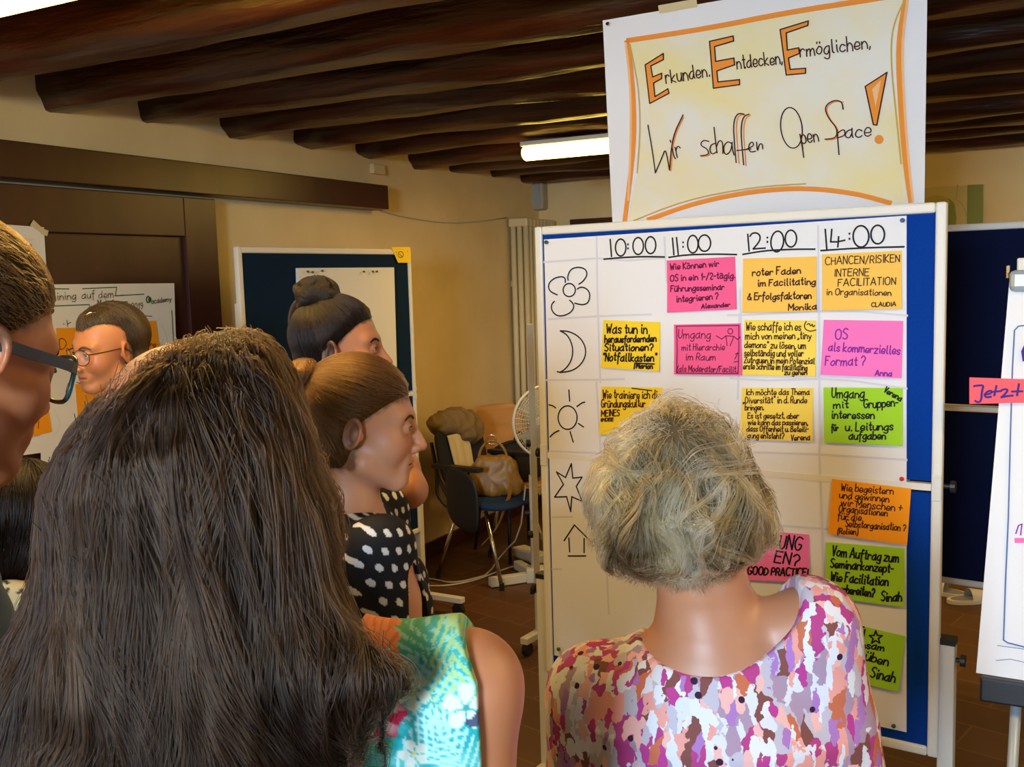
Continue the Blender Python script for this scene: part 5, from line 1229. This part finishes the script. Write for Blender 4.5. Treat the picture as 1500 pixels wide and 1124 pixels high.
def tropic(v):
    # a printed cloth seen flat from behind: coordinates across the back, in photo-sized units
    u = v[:, 0].copy(); w = v[:, 2].copy(); back = v[:, 1] < DL + .02
    pxo = np.stack([W / 2 + F_PX * ((v - CAM) @ cR) / ((v - CAM) @ cF), H / 2 - F_PX * ((v - CAM) @ cU) / ((v - CAM) @ cF)], 1)
    k = (DL - .09) / F_PX                       # metres per print unit
    o0 = atY(600, 1000, DL - .09); X = (u - o0[0]) / k + 600; Yp = -(w - o0[2]) / k + 1000
    def nz(x, y, f, s): return np.sin(x * f + 2.1 * np.sin(y * f * .8 + s) + s) * np.sin(y * f * 1.1 + 1.7 * np.sin(x * f * .7 - s) + 2 * s)
    c = np.zeros((len(v), 3)); n1 = nz(X, Yp, .03, 1.0); n2 = nz(X, Yp, .06, 3.0)
    base = np.array([.03, .42, .40]); pale = np.array([.26, .64, .58]); deep = np.array([.01, .33, .36]); grn = np.array([.06, .30, .05]); lime = np.array([.40, .55, .12])
    def mixin(col_, w_): 
        nonlocal c; w_ = np.clip(w_, 0, 1)[:, None]; c = c * (1 - w_) + np.array(col_) * w_
    c[:] = base; mixin(pale, .35 + .8 * n1); mixin(deep, np.clip(n2 - .35, 0, 1) * 1.6)
    mixin(grn, np.clip((985 - Yp) / 40, 0, 1) * np.clip((660 - X) / 60, 0, 1) * .85); mixin(lime, np.clip((950 - Yp) / 25, 0, 1) * np.clip((X - 590) / 30, 0, 1) * .8)
    mixin(lime, np.clip((Yp - 1070) / 40, 0, 1) * np.clip((520 - X) / 40, 0, 1) * .8)
    def frond(x0, y0, ang, L_, wd, col_, s=.9, leaf=.16, sp=7.0):
        ca, sa = cos(ang), sin(ang); a = (X - x0) * ca + (Yp - y0) * sa; b = -(X - x0) * sa + (Yp - y0) * ca
        b = b - .0012 * a * a * np.sign(sa + .01); t = a - np.abs(b) * 1.1; env = (a > 0) & (a < L_) & (np.abs(b) < wd * np.sin(np.clip(a / L_, 0, 1) * pi) ** .6 + 1)
        m_ = ((np.mod(t, sp) < sp * .45) & env) | ((np.abs(b) < 1.2) & (a > 0) & (a < L_)); mixin(col_, m_ * s)
    frond(705, 930, 2.55, 170, 46, (.30, .66, .58), .85, sp=17); frond(705, 1010, 2.85, 180, 50, (.40, .74, .66), .8, sp=19); frond(575, 935, .30, 130, 34, (.02, .40, .36), .85, sp=15); frond(655, 918, 1.35, 170, 40, (.42, .62, .20), .8, sp=18)
    frond(715, 1085, 3.25, 170, 48, (.015, .33, .36), .8, sp=16); frond(570, 1180, -.75, 170, 46, (.45, .76, .70), .75, sp=18); frond(690, 1180, -1.9, 150, 42, (.42, .74, .68), .75, sp=17); frond(500, 1000, .9, 130, 36, (.06, .36, .08), .8, sp=15)
    def flower(x0, y0, r, n, a0, col_, mid, tip=None, wd=.42):
        dx, dy = X - x0, Yp - y0; rr = np.hypot(dx, dy) / r; th = np.arctan2(dy, dx) - a0; ph = np.mod(th, 2 * pi / n) - pi / n
        m_ = (np.abs(ph) < (pi / n) * 1.3 * np.sqrt(np.clip(rr * (1.02 - rr) * 4 * wd, 0, 1))) & (rr < 1.0); mixin(col_, m_ * 1.0)
        if tip is not None: mixin(tip, m_ * np.clip(1.2 - rr * 1.6, 0, 1)); 
        mixin(mid, np.clip((.20 - rr) * 12, 0, 1))
    flower(552, 945, 28, 5, .5, (.80, .22, .07), (.50, .05, .02), (.72, .10, .03), .5); flower(516, 928, 26, 5, 1.0, (.70, .15, .05), (.42, .03, .02), (.55, .06, .03), .5); flower(508, 950, 22, 5, .2, (.72, .22, .10), (.45, .05, .03), None, .5)
    for (x0, y0, r, a1) in ((540, 978, 36, .3), (492, 1040, 40, .2), (540, 1045, 46, 1.2)):
        dx, dy = X - x0, Yp - y0; th = np.arctan2(dy, dx); rr = np.hypot(dx, dy) / (r * (1 + .10 * np.sin(9 * th) + .12 * np.cos(2 * th - a1))); m_ = rr < 1
        if y0 < 1000: mixin((.80, .26, .09), m_); mixin((.62, .12, .04), m_ * (np.sin(14 * th + 3 * rr) > .5) * .7)
        else: mixin((.66, .02, .09), m_); mixin((.92, .70, .72), m_ * (np.sin(7 * th + 2.5 * rr) > .1) * np.clip(1.5 - rr * 1.1, 0, .95)); mixin((.50, .01, .05), m_ * np.clip((rr - .8) * 5, 0, 1) * .7)
    flower(603, 1025, 27, 5, .95, (.62, .70, .50), (.50, .55, .12), None, .40); flower(684, 1046, 36, 5, .35, (.62, .72, .68), (.05, .32, .30), None, .40); flower(600, 1120, 24, 5, 0, (.62, .68, .58), (.6, .6, .2))
    dk = ((X - 698) / 16) ** 2 + ((Yp - 1066) / 12) ** 2 < 1; mixin((.01, .02, .10), dk * (np.hypot(X - 684, Yp - 1046) > 18) * .9)
    return np.clip(c, 0, 1)
lo, hi = box_of(pl, 1.0, pl.J['SR'][2] + .10); lo[0] = pl.J['SL'][0]; hi[0] = pl.J['SR'][0] + .1
garment(pl, 'top', fL, M['tropical'], lo, hi, .0019, tropic)
rowsL = px_rows([(489, 285, 335, .06, .015), (496, 255, 360, .055, .040), (510, 232, 372, .045, .062), (532, 204, 392, .03, .085), (562, 176, 411, .02, .102), (600, 147, 430, .01, .112), (640, 120, 448, 0, .118), (690, 100, 462, -.005, .118), (740, 100, 480, -.01, .112), (790, 98, 488, -.02, .10), (850, 92, 490, -.035, .085), (900, 84, 490, -.05, .072), (950, 50, 486, -.065, .062), (1000, 5, 500, -.072, .056), (1030, -30, 494, -.075, .054), (1060, -40, 470, -.075, .052), (1124, -45, 422, -.075, .048), (1210, -20, 370, -.072, .04)], DL - .03)
zl = [r[0] for r in rowsL]; zmidL = atY(300, 900, DL)[2]
tipa, tipb, tipc = atY(455, 965, DL - .10), atY(530, 990, DL - .125), atY(592, 992, DL - .115)
def hL(P):
    d = stack(P, rowsL, X0, Y0, .03); d = smin(d, chain(P, [tipa, tipb, tipc], [.030, .014, .004], .02), .04)
    lowz = np.clip((zmidL + .12 - P[:, 2]) * 5, 0, 1)
    return d - .0045 * wob(P * A_((1, 1, .22)), 95, .5) - .0025 * wob(P * A_((1, 1, .18)), 230, 1.2) - lowz * .010 * wob(P * A_((1, 1, .8)), 40, 2.2)
crL = A_(atY(312, 492, DL + .03))
def dL(P, t):
    v = P - crL; r = np.linalg.norm(v, axis=1, keepdims=True); v = v / (r + .02); w = np.clip(1.25 - r / .12, 0, 1)
    d = v * w + A_((0, 0, -1.0)) * (1.05 - w)
    x, z = P[:, 0], P[:, 2]; lowz = np.clip((zmidL + .10 - z) * 5, 0, 1.2)
    d[:, 0] += .10 * np.sin(x * 60 + z * 20) + lowz * (.70 * np.sin(z * 30 + x * 16 + 1.0) + .22 * np.clip((x - crL[0]) * 5, -1, 1) + .40 * np.sin(x * 80 + z * 20)) + np.clip((z - zmidL) * 3, 0, .3) * 0
    return d
HL = mat('dark_brown_hair_base', (0.022, 0.013, 0.008), 0.55, spec=0.12)
HLs = hairmat('dark_brown_hair', (.06, .035, .02), .42, .5, [(.008, .004, .002), (.022, .011, .005), (.034, .018, .008), (.015, .0075, .004), (.065, .036, .017)])
obL, vL = hair_piece(pl, hL, (min(r[1] - r[3] for r in rowsL) - .05, DL - .26, min(zl) - .02), (tipc[0] + .05, DL + .20, max(zl) + .03), .006, HL, HLs, 26000, 22, .012, dL, .00036, lift=(-.004, .006), keep=.6, spread=.08, clump=90)
locks(hL, vL[vL[:, 1] < DL], 160, 50, dL, 24, .013, (.003, .010), .16, .00036, HLs, obL, r=.006, keep=.7, flip=.8, clump=60)
# ---- man with glasses at the left edge
DM = .97
hcM = atY(-78, 512, DM); RM = rotm(29, -18, 3)
J = dict(N=atY(-128, 850, DM + .03)); Rm = np.array([cos(math.radians(66)), -sin(math.radians(66)), 0])
J['SR'] = J['N'] + Rm * .18 + down * .06; J['SL'] = J['N'] - Rm * .18 + down * .06; J['ER'] = J['SR'] + np.array([-.02, .0, -.3]); J['EL'] = J['SL'] + np.array([.02, .04, -.3]); J['WR'] = J['ER'] + np.array([.1, .12, -.2]); J['WL'] = J['EL'] + np.array([.08, .06, -.22]); J['HC'] = J['N'] + np.array([-.14, 0, -.55])
HMb = mat('short_brown_hair_base', (0.022, 0.012, 0.006), 0.6, spec=0.12); HMs = hairmat('short_brown_hair', (.06, .035, .018), .35, .4, [(.025, .013, .005), (.06, .03, .012), (.09, .045, .018)])
pm = person('person', 'man with short brown hair and blue-grey glasses cut off by the left edge', hcM, RM, J, SK_C, LIP, dict(scale=1.06, neck=.060, jaw=1.12, brow=HMb, ear=.98, nose=.75), tw=.98, h=.003, trousers=TR_)
M['blue_shirt'] = mat('blue_shirt', (0.03, 0.07, 0.15), 0.85)
def fM(P):
    d = smin(pm.torso(P), pm.arms(P), .04) - .012 + .003 * wob(P, 35)
    d = smin(d, pm.neck(P) - .010, .01) ; top = pm.J['N'][2] + .015
    d = smax(d, P[:, 2] - top, .006)
    return smax(d, pm.J['HC'][2] - .05 - P[:, 2], .004)
lo, hi = box_of(pm, pm.J['HC'][2] - .06, pm.J['N'][2] + .06, .36); garment(pm, 'shirt', fM, M['blue_shirt'], lo, hi, .007)
fMh = cap_hair(pm, .005, temple=(.006, .72), behind=-.024, nape=-.07); stubble(pm, hairline((.006, .72), -.07, -.024), (.06, .03, .012), .022, .8)
hair_piece(pm, fMh, hcM - .2, hcM + .2, .004, HMb, HMs, 7000, 6, .0045, tuft_dirs(pm, (0, .2, .03), .25), .00035, lift=(-.001, .003), spread=.25)
def glasses(p, m_fr, m_arm, R_=.022, sq=3.0, arm_w=.0035, arm_h=.006, thick=.0022, lens=True):
    t = bpy.data.objects.new('glasses', None); t.location = Vector(p.tow((0, .10, 0)) - np.array(wloc(p.root))); link(t, p.root)
    fr = MB()
    for s in (-1, 1):
        pts = []
        for k in range(36):
            a = 2 * pi * k / 36; x = abs(cos(a)) ** (2 / sq) * np.sign(cos(a)) * R_ * 1.12; z = abs(sin(a)) ** (2 / sq) * np.sign(sin(a)) * R_ * .92
            pts.append(p.tow((s * .034 + x, .106 - abs(s * .034 + x) ** 2 * 4, -.004 + z)))
        fr.tube(pts, thick, 6, closed=True)
    fr.tube([p.tow((x, .108 + .002 * cos(x * 200), .004)) for x in np.linspace(-.010, .010, 6)], thick, 6)
    fr.build('rim', m_fr, t, smooth=True)
    for s in (-1, 1):
        pts = [p.tow(q) for q in smooth([(s * .060, .092, .006), (s * .073, .080, .007), (s * .079, .03, .008), (s * .081, -.005, .010), (s * .079, -.025, -.006), (s * .076, -.034, -.022)], 2)]
        mb = MB()
        for a, b in zip(pts[:-1], pts[1:]): mb.bar(a, b, arm_w, arm_h, up=np.array(p.rot)[:, 2])
        mb.build('temple', m_arm, t)
        if lens:
            V = [p.tow((s * .034, .1045 - .034 ** 2 * 4, -.004))]
            for k in range(36):
                a = 2 * pi * k / 36; x = abs(cos(a)) ** (2 / sq) * np.sign(cos(a)) * R_ * 1.12; z = abs(sin(a)) ** (2 / sq) * np.sign(sin(a)) * R_ * .92
                V.append(p.tow((s * .034 + x, .106 - abs(s * .034 + x) ** 2 * 4, -.004 + z)))
            meshobj('lens', V, [(0, 1 + k, 1 + (k + 1) % 36) for k in range(36)], M['lens'], t)
M['lens'] = mat('spectacle_lens', (1, 1, 1), 0.03, alpha=0.10)
M['gl_blue'] = mat('blue_grey_frame', (0.06, 0.075, 0.11), 0.35); M['gl_teal'] = mat('teal_frame', (0.03, 0.09, 0.09), 0.3)
glasses(pm, M['gl_teal'], M['gl_blue'], R_=.025, sq=3.2, arm_w=.004, arm_h=.011, thick=.0026)
# ---- woman in the polka dot top, profile to the right
DP_ = 1.86
hcP = atY(530, 622, DP_); J = dict(N=atY(508, 748, DP_ + .01), SR=atY(560, 800, DP_ - .13))
J['SL'] = 2 * J['N'] - J['SR']; J['SL'][2] = J['SR'][2]; J['SL'][0] = J['SR'][0] - .04; J['ER'] = atY(600, 975, DP_ - .17); J['WR'] = J['ER'] + np.array([.03, .03, -.23]); J['EL'] = J['SL'] + np.array([.02, .02, -.27]); J['WL'] = J['EL'] + np.array([.03, -.03, -.23]); J['HC'] = J['N'] + np.array([.02, 0, -.55])
HPb = mat('chestnut_hair_base', (0.055, 0.025, 0.008), 0.5, spec=0.12); HPs = hairmat('chestnut_hair', (.2, .1, .04), .28, .35, [(.07, .028, .008), (.13, .058, .017), (.18, .085, .026), (.25, .13, .045)])
pp = person('person', 'woman in black polka dot top with light brown bun in profile', hcP, rotm(84, -5, 0), J, (0.55, 0.265, 0.145), LIP, dict(brow=HPb, neck=.049, nose=.92, bust=True, scale=1.04, ear=.90), tw=.95, h=.0024, trousers=TR_)
M['polka'] = mat('polka_dot_cloth', (.02, .02, .02), 0.8, attr='paint', spec=0.2)
def fP(P):
    d = pp.torso(P) - .008 + .003 * wob(P, 40); S, E_ = pp.J['SR'], pp.J['ER']
    for s in 'LR': S, E_ = pp.J['S' + s], pp.J['E' + s]; d = smin(d, cap(P, S, S * .35 + E_ * .65, .054, .056), .03)
    for s in 'LR': S, E_ = pp.J['S' + s], pp.J['E' + s]; d = smax(d, -cap(P, S * .97 + E_ * .03 + pp.F * .030 + pp.R * .02, E_ * 1.3 - S * .3 + pp.F * .035 + pp.R * .02, .014, .060), .006)
    d = smax(d, -ell(P, pp.J['N'] + np.array([.02, 0, .055]), (.10, .095, .065)), .004)
    return smax(d, pp.J['HC'][2] - .05 - P[:, 2], .004)
def dots(v):
    z = v[:, 2] + .1 * v[:, 0]; s = .0285
    c = np.tile(np.array((.010, .010, .012)), (len(v), 1)); r = np.round(z / s); a = (v[:, 0] + .75 * v[:, 1]) / s + .5 * np.mod(r, 2); dx = (a - np.round(a)) * s; dz = z - r * s
    c[np.hypot(dx, dz) < .0066] = (.60, .60, .60); return c
lo, hi = box_of(pp, pp.J['HC'][2] - .06, pp.J['N'][2] + .08, .30); garment(pp, 'polka_dot_top', fP, M['polka'], lo, hi, .0024, dots)
bcP = (0, -.108, .082)
fPh = cap_hair(pp, .007, temple=(.004, .70), behind=-.010, nape=-.075); stubble(pp, hairline((.004, .70), -.075, -.010), (.10, .045, .016), .012, .8)
hair_piece(pp, fPh, hcP - .2, hcP + .2, .003, HPb, HPs, 9000, 12, .010, tuft_dirs(pp, (0, -.10, .075)), .00035, lift=(-.0015, .0015), stop=lambda P: np.linalg.norm(P - A_(pp.tow((0, -.10, .075))), axis=1) < .022, spread=.05)
fPb = lambda P: ell(pp.tol(P), bcP, (.036, .030, .032)) - .003 * wob(P, 130)
hair_piece(pp, fPb, A_(pp.tow(bcP)) - .06, A_(pp.tow(bcP)) + .06, .0025, HPb, HPs, 2500, 14, .006, bun_dirs(pp.tow(bcP), np.array(pp.rot)[:, 1]), .0004, lift=(-.002, .003), spread=.3, name='bun')
# ---- dark haired woman with a top bun, behind her
DD = 2.32
hcD = atY(498, 512, DD); J = dict(N=atY(478, 652, DD), SR=atY(492, 722, DD - .15))
J['SL'] = 2 * J['N'] - J['SR']; J['SL'][2] = J['SR'][2]; J['ER'] = atY(600, 718, DD - .22); J['WR'] = atY(560, 618, DD - .10); J['EL'] = J['SL'] + np.array([.02, .03, -.27]); J['WL'] = J['EL'] + np.array([.03, -.03, -.23]); J['HC'] = J['N'] + np.array([0, 0, -.56])
HDb = mat('black_brown_hair_base', (0.008, 0.005, 0.004), 0.5, spec=0.12); HDs = hairmat('black_brown_hair', (.03, .02, .012), .3, .35, [(.004, .0025, .0018), (.014, .008, .005), (.008, .005, .0035)])
pd = person('person', 'dark-haired woman with a top bun in profile before the left pinboard', hcD, rotm(88, 0, 0), J, SK_A, LIP, dict(brow=HDb, neck=.048, nose=1.0, bust=True), tw=.95, h=.0026, trousers=TR_)
M['white_top'] = mat('white_top', (.62, .58, .52), 0.85)
def fD(P):
    d = pd.torso(P) - .008 + .003 * wob(P, 40); d = smax(d, -ell(P, pd.J['N'] + np.array([.01, 0, .05]), (.085, .085, .06)), .004)
    return smax(d, pd.J['HC'][2] - .05 - P[:, 2], .004)
lo, hi = box_of(pd, pd.J['HC'][2] - .06, pd.J['N'][2] + .08, .30); garment(pd, 'white_top', fD, M['white_top'], lo, hi, .006)
fDh = cap_hair(pd, .007, temple=(.004, .95), behind=-.004, nape=-.080); stubble(pd, hairline((.004, .95), -.080, -.004), (.012, .007, .005), .010, .85)
hair_piece(pd, fDh, hcD - .2, hcD + .2, .003, HDb, HDs, 7000, 12, .010, tuft_dirs(pd, (0, -.055, .115)), .00035, lift=(-.0015, .002), stop=lambda P: np.linalg.norm(P - A_(pd.tow((0, -.055, .115))), axis=1) < .03, spread=.06)
bcD = (0, -.048, .128)
fDb = lambda P: ell(pd.tol(P), bcD, (.044, .048, .042)) - .006 * wob(P, 100)
ob_, _v = hair_piece(pd, fDb, A_(pd.tow(bcD)) - .10, A_(pd.tow(bcD)) + .10, .003, HDb, HDs, 3000, 14, .008, bun_dirs(pd.tow(bcD), np.array(pd.rot)[:, 2] * .6 + np.array(pd.rot)[:, 0]), .0004, lift=(-.002, .006), spread=.4, name='bun')
lk = [[pd.tow(q) for q in smooth([(x, -.07, .13), (x, -.098, .115), (x * 1.2, -.112, .08), (x * 1.2, -.110, .03), (x, -.104, -.04)], 3)] for x in np.linspace(-.02, .02, 60)]
lk = np.array(lk) + rng.normal(0, .0015, (60, 1, 3)); strands_obj('loose_lock', lk, .0006, HDs, ob_)
# ---- woman with round glasses in front of the door
DG = 2.86
hcG = atY(158, 511, DG); RG = rotm(-141, -7, -4); J = dict(N=atY(182, 612, DG + .03)); Rg = np.array([cos(math.radians(-120)), -sin(math.radians(-120)), 0])
J['SR'] = J['N'] + Rg * .165 + down * .06; J['SL'] = J['N'] - Rg * .165 + down * .06
for s in 'LR': J['E' + s] = J['S' + s] + np.array([0, 0, -.28]); J['W' + s] = J['E' + s] + np.array([-.14, -.12, .08])
J['HC'] = J['N'] + np.array([0.02, .02, -.55])
HGb = mat('ash_brown_hair_base', (0.045, 0.028, 0.014), 0.55, spec=0.12); HGs = hairmat('ash_brown_hair', (.12, .08, .045), .32, .4, [(.03, .018, .009), (.08, .05, .024), (.12, .08, .04)])
pg = person('person', 'woman with round metal glasses and ash brown hair standing before the sliding door', hcG, RG, J, (0.50, 0.20, 0.08), (0.42, .10, .07), dict(brow=mat('ash_brow', (.09, .05, .025), .7), neck=.047, open=.0040, bust=True), tw=.95, h=.0026, trousers=TR_)
M['cream_blouse'] = mat('cream_blouse', (.50, .42, .25), 0.85, noise=((40, 40, 40), (.30, .20, .10), 3))
def fG(P):
    d = smin(pg.torso(P), pg.arms(P), .04) - .009 + .003 * wob(P, 40); d = smax(d, -ell(P, pg.J['N'] + np.array([-.02, -.02, .055]), (.075, .075, .06)), .004)
    d = smax(d, -(np.minimum(cap(P, pg.J['WL'], pg.J['WL'] + (pg.J['WL'] - pg.J['EL']), .12), cap(P, pg.J['WR'], pg.J['WR'] + (pg.J['WR'] - pg.J['ER']), .12))), .004)
    return smax(d, pg.J['HC'][2] - .05 - P[:, 2], .004)
lo, hi = box_of(pg, pg.J['HC'][2] - .06, pg.J['N'][2] + .08, .36); garment(pg, 'blouse', fG, M['cream_blouse'], lo, hi, .006)
stubble(pg, hairline((.036, .52), -.12, -.022, -.030), (.06, .035, .018), .012, .8)
fGh = cap_hair(pg, .009, side=-.030, temple=(.036, .52), behind=-.022, nape=-.12, extra=lambda Q: smax(ell(Q, (0, -.055, -.06), (.082, .055, .085)), Q[:, 1] + .018, .01), tb=.01)
hair_piece(pg, fGh, hcG - .22, hcG + .22, .0032, HGb, HGs, 6000, 16, .010, (lambda f0: (lambda P, t: f0(P, t)))(tuft_dirs(pg, (0, -.10, -.10), .35)), .0004, lift=(-.0015, .003), spread=.12)
M['gl_metal'] = mat('dark_metal_frame', (0.07, 0.04, 0.025), 0.3, metal=0.5)
glasses(pg, M['gl_metal'], M['gl_metal'], R_=.024, sq=2.1, arm_w=.0022, arm_h=.003, thick=.0013)
MB().tube([pg.tow((-.035, .075, .112)), pg.tow((-.042, .058, .118)), pg.tow((-.047, .040, .118))], .0035, 6).build('hair_clip', M['chrome'], pg.root, smooth=True)
# ---- woman mostly hidden between the man and the long-haired woman
DH = 1.95
hcH = atY(40, 768, DH); J = dict(N=atY(28, 862, DH)); Rh = np.array([cos(math.radians(20)), -sin(math.radians(20)), 0])
J['SR'] = J['N'] + Rh * .16 + down * .05; J['SL'] = J['N'] - Rh * .16 + down * .05
for s in 'LR': J['E' + s] = J['S' + s] + np.array([0, .03, -.26]); J['W' + s] = J['E' + s] + np.array([0, .18, .02])
J['HC'] = J['N'] + np.array([0, 0, -.48])
ph = person('person', 'dark-haired person in cream dotted scarf mostly hidden behind the man', hcH, rotm(20, 0, 0), J, SK_C, LIP, dict(neck=.047), tw=.92, h=.004, trousers=TR_)
M['dark_top'] = mat('dark_top', (.012, .010, .012), 0.85)
def fH(P):
    d = smin(ph.torso(P), ph.arms(P), .04) - .008; d = smax(d, -ell(P, ph.J['N'] + np.array([0, 0, .06]), (.08, .08, .06)), .004)
    return smax(d, ph.J['HC'][2] - .05 - P[:, 2], .004)
lo, hi = box_of(ph, ph.J['HC'][2] - .06, ph.J['N'][2] + .08, .36); garment(ph, 'dark_top', fH, M['dark_top'], lo, hi, .007)
fHh = cap_hair(ph, .010, temple=(.03, .55), behind=.0, nape=-.12)
hair_piece(ph, fHh, hcH - .2, hcH + .2, .0045, HDb, HDs, 3000, 10, .012, tuft_dirs(ph, (0, -.09, -.14), .6), .0005)
M['scarf'] = mat('cream_dotted_scarf', (.6, .5, .3), 0.85, attr='paint')
nH = ph.J['N'] + np.array([0, 0, -.015])
def fS(P):
    a = P - A_(nH); rr = np.hypot(a[:, 0], a[:, 1]); d = np.hypot(rr - .085, (a[:, 2] + a[:, 1] * .2) * .75) - .030 + .006 * wob(P, 60)
    return smin(d, chain(P, [nH + np.array([-.02, -.10, -.02]), nH + np.array([.0, -.135, -.12]), nH + np.array([.03, -.14, -.24])], [.03, .035, .04], .02), .02)
def sdots(v):
    c = np.tile(np.array((.56, .44, .22)), (len(v), 1)); c[wob(v.astype(np.float32), 230, 1.0) > .42] = (.03, .02, .012); return c
garment(ph, 'scarf', fS, M['scarf'], nH - np.array([.2, .22, .30]), nH + np.array([.2, .2, .10]), .004, sdots)

# ================================================================== soft things on the chair
jt = bk + Bz * 0.16
jk = thing('jacket', jt - Bz * .02, 'crumpled khaki jacket thrown over the chair back', 'jacket')
def fJ(P):
    d = ell(P, jt + Bz * .03, (.20, .085, .085), np.stack([Y * .96 + Zu * .10, X, Zu], 1)); d = smin(d, ell(P, jt + Y * .10 - Bz * .03 + X * .02, (.12, .09, .09), np.stack([Y, X, Zu], 1)), .04)
    fold = np.abs(wob(P * A_((1, 1, .6)), 34, .7)) * .016 + .006 * wob(P, 85)
    return d + fold - .008
v, q = snet(fJ, jt - .32, jt + .32, .006); fastmesh('body', v, q, M['khaki'], jk)
V = []; n = 8; m_ = 10
for i in range(m_ + 1):
    for j in range(n + 1):
        s = j / n - .5; z = -.02 - .24 * i / m_; V.append(bk + Bz * (.14 + z) + Bn * (-1 if (Bn @ X) < 0 else 1) * (.048 + .006 * sin(j * 2.0)) + Y * (s * (.20 - .03 * i / m_) - .03))
K = len(V); V2_ = [p_ + X * .006 for p_ in V]; Fc = []
for i in range(m_):
    for j in range(n): a = i * (n + 1) + j; qd = (a, a + 1, a + n + 2, a + n + 1); Fc += [qd, tuple(x + K for x in qd[::-1])]
meshobj('lining', V + V2_, Fc, M['cream_cloth'], jk, smooth=True)
# handbag
hb = cb + X * .03 - Y * .02 + Zu * .487
bag = thing('handbag', hb, 'tan leather handbag standing on the blue chair seat', 'bag')
XY = np.stack([Y * .5 + X * .85, -X * .5 + Y * .85, Zu], 1); XY[:, 0] /= np.linalg.norm(XY[:, 0]); XY[:, 1] /= np.linalg.norm(XY[:, 1])
def fBag(P):
    q = (P - A_(hb + Zu * .11)) @ A_(XY); tpr = 1 - np.clip(q[:, 2] / .11, -1, 1) * .22
    d = (np.sqrt((q[:, 0] / (.145 * tpr)) ** 4 + (q[:, 1] / (.075 * tpr)) ** 4 + (q[:, 2] / .115) ** 6) ** .5 - 1) * .06
    return d + .005 * wob(P, 45) - .004 * np.abs(wob(P * A_((1, 1, .4)), 70))
v, q = snet(fBag, hb - np.array([.26, .26, .03]), hb + np.array([.26, .26, .27]), .005); fastmesh('body', v, q, M['leather'], bag)
hp_ = [hb + XY[:, 0] * x + Zu * z - XY[:, 1] * .02 for x, z in ((-.09, .18), (-.085, .25), (-.04, .315), (.02, .32), (.07, .26), (.085, .18))]
MB().tube(smooth(hp_, 3), .008, 8).build('handle', M['leather'], bag, smooth=True)
MB().tube([hb + XY[:, 0] * (-.01 + .028 * cos(a)) + Zu * (.325 + .028 * sin(a)) - XY[:, 1] * .03 for a in np.linspace(0, 2 * pi, 20, endpoint=False)], .003, 6, closed=True).build('ring', M['chrome'], bag, smooth=True)
sp_ = smooth([hb + XY[:, 0] * .10 + Zu * .16, hb + XY[:, 0] * .16 + Zu * .05 - Y * .1, hb + XY[:, 0] * .17 - Zu * .05 - Y * .20, hb + XY[:, 0] * .14 - Zu * .16 - Y * .22, hb + XY[:, 0] * .04 - Zu * .26 - Y * .21], 3)
mb = MB()
for a, b in zip(sp_[:-1], sp_[1:]): mb.bar(a, b, .004, .024, up=Zu * .3 + Y)
mb.build('strap', M['leather'], bag)
